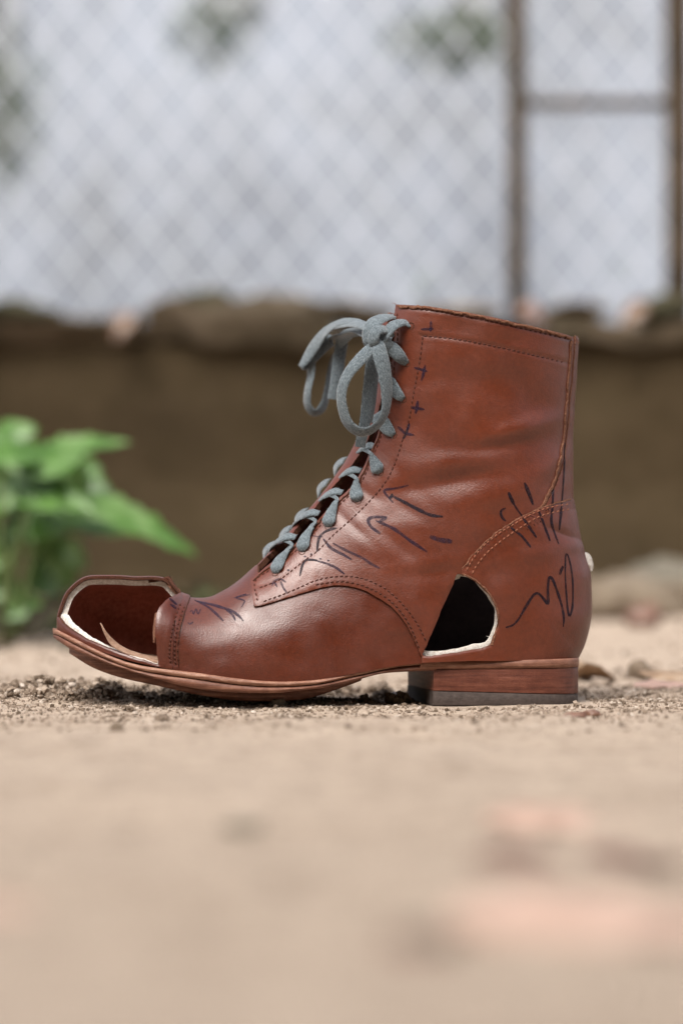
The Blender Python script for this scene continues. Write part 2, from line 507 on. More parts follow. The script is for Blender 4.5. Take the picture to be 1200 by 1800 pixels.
# unseen leafy screen added behind the camera to darken the low horizon
def added_hedge():
    r = random.Random(21)
    V, F = [], []
    nx_, nz_ = 90, 26
    for j in range(nz_ + 1):
        for i in range(nx_ + 1):
            x = -9 + 18 * i / nx_; t = j / nz_
            z = 4.6 * min(1, t / .8); y = -5.2 - 1.6 * max(0, (t - .8) / .2) - .5 * t
            bmp = .7 * float(noise2(x * .9, z * .9, 91)) + .4 * float(noise2(x * 2.3, z * 2.3 + y, 92))
            V.append((x, y + bmp, z + (.5 * bmp if t > .5 else 0) - .05))
    m = nx_ + 1
    for j in range(nz_):
        for i in range(nx_):
            F.append((j * m + i, j * m + i + 1, (j + 1) * m + i + 1, (j + 1) * m + i))
    for k_ in range(9000):
        p = Vector(V[r.randrange(len(V))]) + Vector((r.gauss(0, .12), r.uniform(0, .35), r.gauss(0, .12)))
        Rm = frame_from(Vector((r.gauss(0, 1), r.gauss(0, 1), r.gauss(0, .6))), (r.gauss(0, .5), 1, 1))
        L = r.uniform(.08, .16); W = L * .5
        o = len(V)
        for q in ((0, 0, 0), (L * .5, W * .5, L * .06), (L, 0, -L * .1), (L * .5, -W * .5, L * .06)):
            V.append(p + Rm @ Vector(q))
        F += [(o, o + 1, o + 2), (o, o + 2, o + 3)]
    o = mesh_obj('added_hedge', V, F, M['added_hedge'], None, smooth=False)
    tag(o, 'dark green leafy screen added unseen behind the camera to darken the low horizon', 'added_hedge', kind='stuff')

# ------------------------------------------------------------------ leaves, shrubs, plant
def leaf_mat(name, a, b, c, trans=0.35):
    k = Mat(name, b, 0.36, 0.6)
    col = k.ramp(k.noise(40, 4), [(0.3, a), (0.5, b), (0.75, c)])
    k.col(col)
    tr = k.n('ShaderNodeBsdfTranslucent')
    k.L(col, tr.inputs['Color'])
    mx = k.n('ShaderNodeMixShader'); mx.inputs[0].default_value = trans
    k.L(k.b.outputs[0], mx.inputs[1]); k.L(tr.outputs[0], mx.inputs[2])
    k.L(mx.outputs[0], k.t.nodes['Material Output'].inputs['Surface'])
    k.bump(k.noise(150, 3), 0.4, 0.002)
    return k.m
M['leaf'] = leaf_mat('green_leaf', (.045, .12, .014), (.105, .23, .038), (.24, .36, .14))
M['leaf_dull'] = leaf_mat('shrub_leaf', (.05, .07, .03), (.09, .12, .05), (.15, .18, .09), 0.25)
M['stem'] = Mat('green_stem', (.10, .13, .04), 0.6, 0.4).m
M['dry_leaf'] = leaf_mat('dry_leaf', (.22, .13, .07), (.40, .27, .17), (.55, .42, .31), 0.3)
M['pink_leaf'] = leaf_mat('pinkish_dry_leaf', (.46, .27, .21), (.58, .38, .30), (.68, .50, .42), 0.35)
M['peach_leaf'] = leaf_mat('peach_dry_leaf', (.52, .33, .24), (.62, .42, .32), (.70, .52, .42), 0.3)
M['orange_leaf'] = leaf_mat('orange_dry_leaf', (.07, .026, .004), (.12, .046, .008), (.16, .068, .015), 0.1)
M['brown_leaf'] = leaf_mat('brown_dry_leaf', (.11, .050, .030), (.20, .10, .065), (.30, .17, .12), 0.25)

def leaf_geom(L, W, fold=0.25, droop=0.3, serr=0.06, nl=14, curl=0.0):
    """leaf along +X from the origin, upper face +Z; ribbed, folded on the midrib, drooping"""
    V, F = [], []
    nw = 3
    for i in range(nl + 1):
        t = i / nl
        w = W / 2 * (math.sin(math.pi * min(1, t ** 0.75)) ** 0.85 if 0 < t < 1 else 0.0) * (1 + (serr if i % 2 else -serr))
        x = L * t; z = -droop * L * t * t
        for j in range(-nw, nw + 1):
            q = j / nw
            y = w * q
            V.append((x - 0.18 * abs(y), y, z + fold * abs(y) - curl * y * y / max(W, 1e-6) + 0.012 * L * math.sin(t * 22) * abs(q)))
    m = 2 * nw + 1
    for i in range(nl):
        for j in range(m - 1):
            F.append((i * m + j, (i + 1) * m + j, (i + 1) * m + j + 1, i * m + j + 1))
    return V, F
def frame_from(d, up):
    d = Vector(d).normalized(); up = Vector(up)
    y = up.cross(d).normalized(); z = d.cross(y)
    return Matrix((d, y, z)).transposed()
def add_leaf(name, base, d, up, L, W, mat, parent=None, thick=0.0004, **kw):
    V, F = leaf_geom(L, W, **kw)
    Rm = frame_from(d, up)
    b = Vector(base)
    P = [b + Rm @ Vector(v) for v in V]
    o = mesh_obj(name, P, F, mat, parent)
    md = o.modifiers.new('thickness', 'SOLIDIFY'); md.thickness = thick
    return o

M['added_hedge'] = leaf_mat('added_hedge_leaf', (.012, .025, .008), (.025, .045, .014), (.05, .075, .025), 0.15)
added_hedge()
PY = 1.05
plant = empty('leafy_plant', (px(15, 1120, PY).x, PY, float(gz(px(15, 1120, PY).x, PY))))
tag(plant, 'bright green leafy plant growing left of the boot toe', 'plant')
pm = plant.location.copy()
def rel(v): return Vector(v) - pm
leaves = [  # base px, tip px, depth offsets, width, up vector
    ((70, 803), (228, 778), 0.00, 0.02, 0.036, (0, -0.55, 1)),
    ((128, 880), (340, 980), -0.03, -0.02, 0.040, (0.15, -0.75, 1)),
    ((60, 835), (-70, 745), 0.02, 0.04, 0.044, (0, -0.55, 1)),
    ((20, 845), (150, 905), -0.05, -0.09, 0.035, (0, -0.9, 0.9)),
    ((95, 800), (150, 905), 0.04, 0.05, 0.042, (0.5, -1.0, 0.25)),
    ((10, 800), (95, 840), -0.02, -0.05, 0.034, (0, -0.9, 0.8)),
    ((30, 850), (-60, 900), 0.02, 0.02, 0.050, (0.1, -1, 0.5)),
    ((60, 880), (85, 1000), 0.05, 0.06, 0.044, (0.2, -1, 0.2)),
    ((90, 905), (230, 945), 0.06, 0.09, 0.038, (0, -0.8, 0.6)),
    ((30, 960), (-40, 1010), 0.05, 0.02, 0.034, (0, -1, 0.4)),
    ((40, 1010), (110, 1050), 0.06, 0.08, 0.026, (0, -1, 0.5)),
    ((60, 800), (-20, 815), -0.06, -0.1, 0.044, (0, -0.8, 1)),
    ((40, 830), (150, 800), -0.08, -0.04, 0.050, (0.1, -0.8, 0.9)),
    ((50, 860), (130, 850), 0.09, 0.10, 0.060, (0.3, -1, 0.5)),
    ((20, 900), (120, 935), 0.04, 0.02, 0.056, (0.1, -1, 0.6)),
    ((10, 930), (-50, 960), 0.06, 0.03, 0.050, (0.1, -1, 0.5)),
    ((30, 780), (10, 735), 0.03, 0.05, 0.040, (0.2, -1, 0.4)),
    ((130, 870), (200, 890), 0.06, 0.04, 0.046, (0.2, -0.9, 0.7)),
    ((70, 960), (130, 1040), 0.10, 0.12, 0.044, (0.1, -1, 0.3)),
    ((80, 850), (20, 790), 0.08, 0.10, 0.040, (0.2, -1, 0.5)),
    ((100, 830), (175, 835), 0.10, 0.09, 0.040, (0.2, -1, 0.4)),
    ((110, 900), (60, 950), 0.0, -0.03, 0.040, (0.2, -1, 0.5)),
    ((40, 870), (95, 900), -0.06, -0.10, 0.034, (0.0, -0.8, 0.9)),
    ((20, 1010), (-20, 1060), 0.05, 0.03, 0.036, (0.2, -1, 0.5)),
    ((60, 1050), (20, 1090), 0.02, 0.0, 0.034, (0.2, -1, 0.5)),
    ((110, 960), (160, 1010), 0.05, 0.08, 0.026, (0, -1, 0.4)),
]
for (bu, bv), (tu, tv), d0, d1, W, up in leaves:
    a = px(bu, bv, PY + d0); t = px(tu, tv, PY + d1)
    dv = t - a
    add_leaf('leaf', rel(a), dv + Vector((0, 0, 0.18 * dv.length)), up, dv.length * 1.02, W * 1.2, M['leaf'], plant, droop=0.2, fold=0.22, serr=0.12)
for pts in ([(15, 1135), (22, 1020), (40, 920), (70, 815)], [(40, 920), (90, 895), (130, 880)], [(15, 1135), (5, 1000), (0, 880), (10, 800)], [(22, 1130), (50, 1010), (62, 900), (92, 805)], [(5, 1000), (30, 960)], [(28, 880), (40, 850), (58, 838)]):
    P = [px(u, v, PY + 0.01) for u, v in catmull(pts, 5)]
    V, F = tube([rel(p) for p in P], list(np.linspace(0.0035, 0.0018, len(P))), 8)
    mesh_obj('stem', V, F, M['stem'], plant)

def shrub(name, label, u, v, y, rx, rz, n, mat, seed):
    r = random.Random(seed)
    c = px(u, v, y)
    sh = empty(name, c)
    tag(sh, label, 'shrub', 'shrubs behind the fence')
    V, F = [], []
    for i in range(n):
        d = Vector((r.gauss(0, 1), r.gauss(0, 1), r.gauss(0, 1))).normalized() * (r.random() ** 0.45)
        p = Vector((d.x * rx, d.y * rx * 0.6, d.z * rz))
        Rm = frame_from(Vector((r.gauss(0, 1), r.gauss(0, 1), r.gauss(0, .6))), (r.gauss(0, .4), -0.6 + r.gauss(0, .4), 1))
        L = rx * (0.10 + 0.10 * r.random()); W = L * 0.5
        o = len(V)
        for q in ((0, 0, 0), (L * .5, W * .5, L * .06), (L, 0, -L * .1), (L * .5, -W * .5, L * .06)):
            V.append(p + Rm @ Vector(q))
        F += [(o, o + 1, o + 2), (o, o + 2, o + 3)]
    mesh_obj('foliage', V, F, mat, sh, smooth=False)
    for q in range(4):
        a = 2 * math.pi * q / 4
        V2, F2 = tube([(0, 0, -rz * 1.0), (0.2 * rx * math.cos(a), 0.1 * rx, -rz * .3), (0.55 * rx * math.cos(a), 0.2 * rx * math.sin(a), rz * .5)], [rx * .03, rx * .02, rx * .01], 6)
        mesh_obj('branch', V2, F2, M['stem'], sh)
    return sh
shrub('shrub', 'grey green shrub under the dark window behind the fence', 375, 60, BLY - 0.5, 0.19, 0.15, 700, M['leaf_dull'], 1)
shrub('shrub', 'pale green shrub behind the fence left of the first rusty post', 800, 70, BLY - 0.5, 0.27, 0.13, 650, M['leaf_dull'], 2)
shrub('shrub', 'green shrub behind the fence at the left picture edge', 10, 190, BLY - 0.6, 0.20, 0.32, 900, M['leaf_dull'], 3)
shrub('weed', 'small green weed at the foot of the fence behind the boot collar', 740, 495, WY + 0.5, 0.035, 0.035, 120, M['leaf'], 4)
shrub('weed', 'small green weed at the fence between the two posts', 1085, 470, WY + 0.6, 0.025, 0.03, 60, M['leaf'], 5)

# dark leaf litter and low weeds on the ground left of the toe, towards the wall
def litter():
    r = random.Random(11)
    V, F = [], []
    for i in range(2600):
        y = r.uniform(.85, 2.95)
        x = r.uniform(-1.0, -.16 - .05 * r.random())
        h = .035 * r.random() ** 1.5
        p = Vector((x, y, float(gz(x, y)) + h))
        Rm = frame_from(Vector((r.gauss(0, 1), r.gauss(0, 1), r.gauss(0, .5))), (r.gauss(0, .5), r.gauss(0, .5), 1))
        L = r.uniform(.02, .05); W = L * r.uniform(.4, .7)
        o = len(V)
        for q in ((0, 0, 0), (L * .5, W * .5, L * .12), (L, 0, -L * .05), (L * .5, -W * .5, L * .12)):
            V.append(p + Rm @ Vector(q))
        F += [(o, o + 1, o + 2), (o, o + 2, o + 3)]
    o = mesh_obj('leaf_litter', V, F, M['litter'], None, smooth=False)
    tag(o, 'dark leaf litter and low weeds on the ground behind the plant', 'leaf litter', kind='stuff')
k = Mat('leaf_litter', (.05, .04, .02), 0.8, 0.3)
gi = k.n('ShaderNodeNewGeometry')
k.col(k.ramp(gi.outputs['Random Per Island'], [(0.0, (.022, .018, .009)), (0.4, (.045, .04, .018)), (0.75, (.05, .065, .02)), (1.0, (.11, .08, .05))]))
M['litter'] = k.m
litter()

# leaves lying about
def ground_leaf(name, u, v, L, W, rz, mat, label, tilt=0.25, lift=0.004, cat='leaf', **kw):
    d = FP * CAMH / (v - HOR)
    y = d - DC
    x = (u - 600) * d / FP
    z = float(gz(x, y)) + lift
    dv = Vector((math.cos(rz), math.sin(rz), tilt))
    V, F = leaf_geom(L, W, **kw)
    Rm = frame_from(dv, (0, -0.1, 1))
    P = [Rm @ (Vector(q) - Vector((L / 2, 0, 0))) for q in V]
    zmin = min(p.z for p in P)
    P = [p - Vector((0, 0, zmin)) for p in P]
    o = mesh_obj(name, P, F, mat)
    o.location = (x, y, z - 0.004)
    md = o.modifiers.new('thickness', 'SOLIDIFY'); md.thickness = 0.0004
    tag(o, label, cat, 'fallen leaves on the soil')
    return o
ground_leaf('fallen_leaf', 1035, 1197, 0.036, 0.030, 0.4, M['dry_leaf'], 'curled tan dry leaf standing just behind the heel', 0.45, 0.002, fold=0.9, droop=0.5)
ground_leaf('fallen_leaf', 1185, 1203, 0.05, 0.03, 0.15, M['dry_leaf'], 'pale dry leaf on the soil at the right picture edge', 0.1, 0.008, fold=-0.3, droop=0.2)
ground_leaf('fallen_leaf', 1182, 1212, 0.05, 0.03, 0.1, M['pink_leaf'], 'pink dry leaf under the pale leaf at the right picture edge', 0.05, 0.003, fold=0.1, droop=0.1)
ground_leaf('fallen_leaf', 712, 1229, 0.022, 0.016, 0.2, M['brown_leaf'], 'small brown dry leaf under the arch of the sole', 0.1, 0.003, fold=0.3, droop=0.2)
ground_leaf('fallen_leaf', 1060, 1625, 0.066, 0.046, 0.08, M['peach_leaf'], 'large blurred peach coloured leaf lying in the right foreground', 0.02, 0.003, fold=0.05, droop=0.05)
ground_leaf('fallen_leaf', 1120, 1518, 0.026, 0.022, 0.4, M['brown_leaf'], 'blurred brown leaf at the right, behind the peach foreground leaf', 0.05, 0.003, fold=0.2, droop=0.1)
ground_leaf('fallen_leaf', 910, 1528, 0.024, 0.020, -0.3, M['brown_leaf'], 'small blurred red brown leaf left of the peach foreground leaf', 0.05, 0.003, fold=0.2, droop=0.1)
ground_leaf('fallen_leaf', 1000, 1455, 0.05, 0.034, 0.2, M['peach_leaf'], 'blurred peach leaf behind the two brown foreground leaves', 0.02, 0.003, fold=0.05, droop=0.05)
ground_leaf('fallen_leaf', 30, 1615, 0.036, 0.034, 0.6, M['peach_leaf'], 'blurred pink leaf in the left foreground at the picture edge', 0.02, 0.003, fold=0.05, droop=0.05)
ground_leaf('fallen_leaf', 745, 1672, 0.016, 0.012, 0.3, M['brown_leaf'], 'small blurred brown leaf in the foreground right of centre', 0.05, 0.003, fold=0.2, droop=0.1)
for j, (u, v, rz, m, lab) in enumerate(((215, 578, 1.2, 'orange_leaf', 'orange leaf hanging over the wall ledge at the left'), (1110, 560, 0.4, 'orange_leaf', 'rust coloured leaf on the ledge left of the right post'), (940, 562, 2.6, 'brown_leaf', 'brown leaf on the ledge behind the top of the back seam'))):
    p = px(u, v, WY - 0.10)
    add_leaf('fallen_leaf', p + Vector((0.03 * math.cos(rz), 0.03, 0.03)), (-math.cos(rz), -0.5, -0.6), (0, -1, 0.6), 0.058, 0.036, M[m], None)
    tag(bpy.context.scene.objects[-1] if False else COL.objects[-1], lab, 'leaf', 'fallen leaves on the ledge')

# rocks and pebbles on the soil
def on_ground(u, v):
    d = FP * CAMH / (v - HOR)
    return (u - 600) * d / FP, d - DC
def gstone(name, u, v, r, mat, label, seed, cat='stone', group='stones on the soil', sub=3):
    x, y = on_ground(u, v)
    o = rock(name, (x, y, float(gz(x, y)) + r[2] * 0.45), r, M[mat], seed, sub)
    tag(o, label, cat, group)
    return o
p = px(1195, 1050, 1.9)
o = rock('boulder', (p.x + 0.06, 1.95, 0.03), (0.17, 0.12, 0.075), M['stone_grey'], 71, 4); tag(o, 'grey rounded boulder behind the heel at the right picture edge', 'stone')
gstone('stone', 1110, 1105, (0.11, 0.09, 0.035), 'stone_tan', 'low tan stone heap on the ground right of the heel counter', 72)
gstone('stone', 1130, 1118, (0.022, 0.02, 0.018), 'brown_leaf', 'dark brown lump in front of the grey boulder', 73)
gstone('stone', 1060, 1095, (0.06, 0.05, 0.03), 'stone_tan', 'tan stone just right of the heel counter', 74)
gstone('pebble', 363, 1222, (0.0042, 0.004, 0.0034), 'stone_pale', 'pale pebble under the sole below the toe cap seam', 75, 'pebble')
gstone('pebble', 487, 1241, (0.0045, 0.004, 0.0028), 'stone_tan', 'tan pebble under the ball of the sole', 76, 'pebble')
gstone('pebble', 548, 1226, (0.005, 0.004, 0.004), 'stone_pale', 'pale pebble in the shade under the middle of the sole', 77, 'pebble')
gstone('pebble', 18, 1226, (0.0075, 0.006, 0.004), 'stone_pale', 'pinkish pebble left of the toe at the picture edge', 78, 'pebble')
gstone('pebble', 68, 1212, (0.008, 0.006, 0.0045), 'clod', 'grey brown pebble among the clods below the toe tip', 79, 'pebble')
gstone('pebble', 205, 1283, (0.0035, 0.003, 0.003), 'clod', 'dark pebble on the soil in front of the sole', 80, 'pebble')
gstone('pebble', 1010, 1262, (0.006, 0.004, 0.002), 'brown_leaf', 'flat brown chip on the soil in front of the heel', 81, 'pebble')
gstone('pebble', 1040, 1258, (0.005, 0.003, 0.0022), 'brown_leaf', 'brown chip on the soil right of the heel', 82, 'pebble')
gstone('pebble', 1125, 1193, (0.009, 0.008, 0.009), 'clod', 'dark clod left of the pale leaf at the right', 83, 'pebble')
gstone('pebble', 430, 1450, (0.006, 0.006, 0.002), 'stone_grey', 'blurred grey pebble in the centre foreground', 84, 'pebble')
gstone('pebble', 740, 1655, (0.006, 0.005, 0.002), 'stone_grey', 'blurred grey pebble in the foreground right of centre', 85, 'pebble')

# soil crumbs: one uncountable scatter
def crumbs():
    t = (1 + 5 ** 0.5) / 2
    iv = np.array([(-1, t, 0), (1, t, 0), (-1, -t, 0), (1, -t, 0), (0, -1, t), (0, 1, t), (0, -1, -t), (0, 1, -t), (t, 0, -1), (t, 0, 1), (-t, 0, -1), (-t, 0, 1)]) / math.sqrt(1 + t * t)
    if_ = [(0, 11, 5), (0, 5, 1), (0, 1, 7), (0, 7, 10), (0, 10, 11), (1, 5, 9), (5, 11, 4), (11, 10, 2), (10, 7, 6), (7, 1, 8), (3, 9, 4), (3, 4, 2), (3, 2, 6), (3, 6, 8), (3, 8, 9), (4, 9, 5), (2, 4, 11), (6, 2, 10), (8, 6, 7), (9, 8, 1)]
    if_ = np.array(if_)
    N1, N3 = 24000, 700
    X = [rng.uniform(-.27, .27, N1), rng.uniform(-.5, .5, N3)]
    Y = [np.clip(rng.normal(.03, .12, N1), -.26, .5), rng.uniform(.2, 1.4, N3)]
    S = [.0004 + .0010 * rng.random(N1) ** 4, .001 + .0025 * rng.random(N3) ** 3]
    Zo = [np.zeros(N1), np.zeros(N3)]
    # crumbly clods: heaps of many small grains
    for c_ in range(420):
        if c_ < 210: cx_, cy_ = rng.normal(-.15, .055), rng.normal(.045, .03)
        elif c_ < 290: cx_, cy_ = rng.uniform(-.2, .04), rng.uniform(-.01, .12)
        else: cx_, cy_ = rng.uniform(-.28, .3), rng.uniform(-.25, .45)
        r_ = .0016 + .0052 * rng.random() ** 2.6 * (1.0 if c_ < 290 else .5)
        m_ = int(14 + 60 * (r_ / .006) ** 1.3)
        d_ = rng.normal(size=(m_, 3)); d_ /= np.linalg.norm(d_, axis=1, keepdims=True)
        d_ *= r_ * rng.random((m_, 1)) ** .4
        X.append(cx_ + d_[:, 0] * 1.3); Y.append(cy_ + d_[:, 1]); Zo.append(np.abs(d_[:, 2]) * .95)
        S.append(r_ * (.16 + .26 * rng.random(m_) ** 2))
    X, Y, S, Zo = map(np.concatenate, (X, Y, S, Zo))
    under = (np.abs(Y) < .05) & (X > .045) & (X < .14)
    X, Y, S, Zo = X[~under], Y[~under], S[~under], Zo[~under]
    n = len(X)
    jit = 1 + 0.9 * (rng.random((n, 12, 1)) - .5)
    P = iv[None] * jit * S[:, None, None] * (0.75 + .5 * rng.random((n, 1, 3)))
    P[:, :, 0] += X[:, None]; P[:, :, 1] += Y[:, None]
    P[:, :, 2] += (gz(X, Y) + Zo + S * .25)[:, None]
    F = (if_[None] + (np.arange(n) * 12)[:, None, None]).reshape(-1, 3)
    o = mesh_obj('soil_crumbs', P.reshape(-1, 3), F.tolist(), M['crumb'], smooth=False)
    tag(o, 'loose soil crumbs scattered over the ground', 'soil', kind='stuff')
k = Mat('soil_crumb', (.3, .23, .17), 0.95, 0.15)
gi = k.n('ShaderNodeNewGeometry')
c = k.ramp(gi.outputs['Random Per Island'], [(0.0, (.10, .070, .048)), (0.4, (.22, .165, .122)), (0.85, (.38, .30, .235)), (1.0, (.56, .48, .41))])
k.col(c); k.bump(k.noise(900, 5, 0.75), 0.8, 0.001)
M['crumb'] = k.m
crumbs()

# ------------------------------------------------------------------ the boot
YAW = R(5)
CY, SY = math.cos(YAW), math.sin(YAW)
boot = empty('boot', (0, 0, 0), YAW)
tag(boot, 'brown leather lace up boot with cut out toe and heel side, covered in marker strokes', 'boot')

def l2w(P):
    P = np.asarray(P, float)
    return np.stack([CY * P[..., 0] - SY * P[..., 1], SY * P[..., 0] + CY * P[..., 1], P[..., 2]], -1)
def proj(P):
    W = l2w(P)
    d = W[..., 1] + DC
    return 600 + FP * W[..., 0] / d, HOR - FP * (W[..., 2] - CAMH) / d
def lpx(u, v, yl):
    """boot-local point seen at photo pixel (u, v) with local depth yl"""
    dx, dz = (u - 600) / FP, (HOR - v) / FP
    lam = (yl + CY * DC) / (CY - SY * dx)
    x, y, z = lam * dx, lam - DC, CAMH + lam * dz
    return np.array([CY * x + SY * y, yl, z])

# --- the last: sections from the toe (upright) fanning over to the collar (level); front point, back point, half width, widest place, closing
SEC = [
    ((104, 1098), (104, 1112), .000, .60, 1.0),
    ((106, 1078), (110, 1117), .012, .60, 1.0),
    ((121, 1040), (126, 1124), .022, .62, 1.0),
    ((147, 1017), (150, 1132), .029, .64, 1.0),
    ((180, 1013), (182, 1142), .034, .66, 1.0),
    ((230, 1015), (230, 1157), .039, .70, 1.0),
    ((287, 1017), (283, 1168), .042, .74, 1.0),
    ((320, 1044), (318, 1174), .0435, .80, 1.0),
    ((363, 1051), (365, 1181), .0445, .84, 1.0),
    ((395, 1037), (415, 1187), .0448, .88, 1.0),
    ((425, 1014), (475, 1192), .0446, .90, 1.0),
    ((452, 989), (545, 1189), .0432, .90, .99),
    ((490, 950), (610, 1179), .0410, .88, .96),
    ((527, 910), (675, 1167), .0390, .84, .93),
    ((560, 872), (745, 1160), .0374, .76, .91),
    ((590, 834), (830, 1158), .0362, .66, .91),
    ((610, 800), (920, 1156), .0356, .58, .84),
    ((622, 775), (980, 1156), .0355, .53, .56),
    ((628, 762), (996, 1154), .0355, .52, .34),
    ((632, 750), (1005, 1147), .0355, .51, .00),
    ((638, 730), (1021, 1110), .0355, .50, .00),
    ((643, 712), (1028, 1060), .0355, .50, .00),
    ((647, 697), (1024, 1015), .0357, .50, .00),
    ((650, 683), (1014, 968), .0360, .50, .00),
    ((653, 668), (1003, 925), .0363, .50, .00),
    ((656, 645), (997, 870), .0368, .50, .00),
    ((659, 612), (997, 790), .0375, .50, .00),
    ((662, 580), (1001, 700), .0385, .50, .00),
    ((665, 553), (1004, 640), .0392, .50, .00),
    ((667, 536), (1006, 601), .0397, .50, .00),
    ((668, 526), (1007, 590), .0399, .50, .00),
]
rows = []
for (fu, fv), (bu, bv), w, tm, e in SEC:
    f = lpx(fu, fv, 0.0); b = lpx(bu, bv, 0.0)
    rows.append([f[0], f[2], b[0], b[2], w, tm, e])
CT = catmull(np.array(rows), 14)
CT[:, 4] = np.maximum(CT[:, 4], 0)
NS = len(CT)
NT = 84
q = np.linspace(0, 1, NT + 1)
s_par = np.linspace(0, len(SEC) - 1, NS)
# round plan at the toe
xt0 = rows[0][2]; xt1 = rows[7][2]
tt = np.clip((xt1 - np.minimum(CT[:, 2], xt1)) / (xt1 - xt0), 0, 1)
wt = 0.0437 * np.sqrt(np.clip(1 - tt ** 2.3, 0, 1))
CT[:, 4] = np.where(s_par < 6.5, wt, CT[:, 4])
CT[:, 6] = np.clip(CT[:, 6], 0, 1)
a = np.minimum(q / 0.5, 1) * math.pi / 2
bq = np.clip((q - 0.5) / 0.5, 0, 1) * math.pi / 2
tm = CT[:, 5:6]; e = CT[:, 6:7]; w = CT[:, 4:5]
T = np.where(q[None] <= .5, tm * (1 - np.cos(a))[None], tm + (1 - tm) * np.sin(bq)[None])
boxy = np.interp(s_par, [0, 5, 8, 13, 18], [.8, .85, 1.0, 1.08, 1.0])[:, None]
FX = CT[:, 0:1] + (CT[:, 2:3] - CT[:, 0:1]) * T
FZ = CT[:, 1:2] + (CT[:, 3:4] - CT[:, 1:2]) * T
# behind the widest place every level closes round towards the back contour at that height
bk = np.array([CT[i, 2:4] for i in range(NS) if s_par[i] >= 19])
bk = np.vstack([[lpx(998, 1160, 0)[[0, 2]]], [lpx(1002, 1154, 0)[[0, 2]]], bk])
o_ = np.argsort(bk[:, 1])
xb_ = np.interp(FZ, bk[o_, 1], bk[o_, 0])
xm_ = CT[:, 0:1] + (CT[:, 2:3] - CT[:, 0:1]) * tm
rr = np.clip((FX - xm_) / np.maximum(xb_ - xm_, 1e-4), 0, 1)
pe = np.interp(s_par, [0, 16, 19, 23, 26], [2.6, 2.6, 2.4, 2.15, 2.0])[:, None]
H_ = (1 - rr ** pe) ** (1 / pe)
H_[s_par >= 19, -1] = 0
Hs = np.where(s_par[:, None] < 10, 1.0, H_)
Yh = np.where(q[None] <= .5, np.sin(a)[None] ** boxy, Hs) * w
# full ring: far side (positive y) from back to front, then near side (negative y)
jn = 2 * NT + 1
GXl = np.concatenate([FX[:, :0:-1], FX], 1)
GZl = np.concatenate([FZ[:, :0:-1], FZ], 1)
GYl = np.concatenate([Yh[:, :0:-1], -Yh], 1)
QS = np.concatenate([-q[:0:-1], q])[None].repeat(NS, 0)
BASE = np.stack([GXl, GYl, GZl], -1)

def grid_normals(P):
    ds = np.gradient(P, axis=0); dq = np.gradient(P, axis=1)
    n = np.cross(dq, ds)
    ln = np.linalg.norm(n, axis=-1, keepdims=True)
    n = n / np.maximum(ln, 1e-12)
    n[0] = n[1]
    n[0, :] = [-1, 0, 0.15]
    back = (CT[:, 6] < 1e-4)
    for j in (0, -1):
        n[back, j, 1] = 0
    return n / np.maximum(np.linalg.norm(n, axis=-1, keepdims=True), 1e-9)
NRM = grid_normals(BASE)
mid = NRM[NS // 3, NT + NT // 2]
if mid[1] > 0:
    NRM = -NRM
    NRM[0, :] = [-1, 0, 0.15]

def near_px(P):
    Q = P.copy(); Q[..., 1] = -np.abs(Q[..., 1])
    return proj(Q)
U, V = near_px(BASE)

def seg_dist(poly, X, Y, closed=True):
    poly = np.asarray(poly, float)
    A = poly; B = np.roll(poly, -1, 0)
    if not closed: A, B = A[:-1], B[:-1]
    d2 = np.full(X.shape, 1e18); inside = np.zeros(X.shape, bool)
    for (ax, ay), (bx_, by_) in zip(A, B):
        ex, ey = bx_ - ax, by_ - ay
        l2 = ex * ex + ey * ey
        if l2 < 1e-12: continue
        t = np.clip(((X - ax) * ex + (Y - ay) * ey) / l2, 0, 1)
        d2 = np.minimum(d2, (X - ax - t * ex) ** 2 + (Y - ay - t * ey) ** 2)
        c = ((ay > Y) != (by_ > Y))
        if ey != 0:
            inside ^= c & (X < ex * (Y - ay) / ey + ax)
    d = np.sqrt(d2)
    return np.where(inside, d, -d) if closed else d

# --- creases, dents and stitched furrows in the leather (photo pixel positions on the near side)
ROWS = {
 'eyestay': [(743, 590), (737, 637), (727, 690), (718, 741), (708, 770), (697, 806), (680, 843), (653, 877), (620, 910), (583, 943), (560, 967), (533, 987), (493, 1018), (455, 1034)],
 'collar_low': [(743, 590), (807, 597), (902, 616), (991, 637)],
 'collar_top': [(702, 541), (757, 546), (807, 554), (902, 574), (997, 596)],
 'front_edge': [(698, 548), (698, 600), (692, 650), (689, 697), (671, 762), (658, 795), (633, 850), (594, 890), (560, 927), (517, 971), (476, 1001), (448, 1022), (453, 1058)],
 'low_outer': [(462, 1058), (510, 1040), (530, 1031), (563, 1018), (600, 1013), (633, 1016), (667, 1029), (693, 1048), (717, 1074), (737, 1104), (748, 1127)],
 'low_inner': [(553, 1028), (597, 1022), (633, 1028), (667, 1043), (693, 1063), (713, 1088), (727, 1115), (736, 1140)],
 'counter_high': [(819, 1004), (826, 990), (845, 964), (873, 940), (900, 923), (933, 904), (965, 892), (1000, 886)],
 'counter_low': [(829, 1010), (836, 996), (855, 972), (880, 951), (913, 928), (947, 908), (980, 899), (1002, 895)],
 'cap_front': [(321, 1053), (310, 1080), (302, 1113), (298, 1147), (300, 1166)],
 'cap_back': [(328, 1057), (317, 1083), (310, 1113), (307, 1147), (309, 1169)],
}
for kk in ROWS: ROWS[kk] = catmull(ROWS[kk], 8)
disp = np.zeros_like(U)
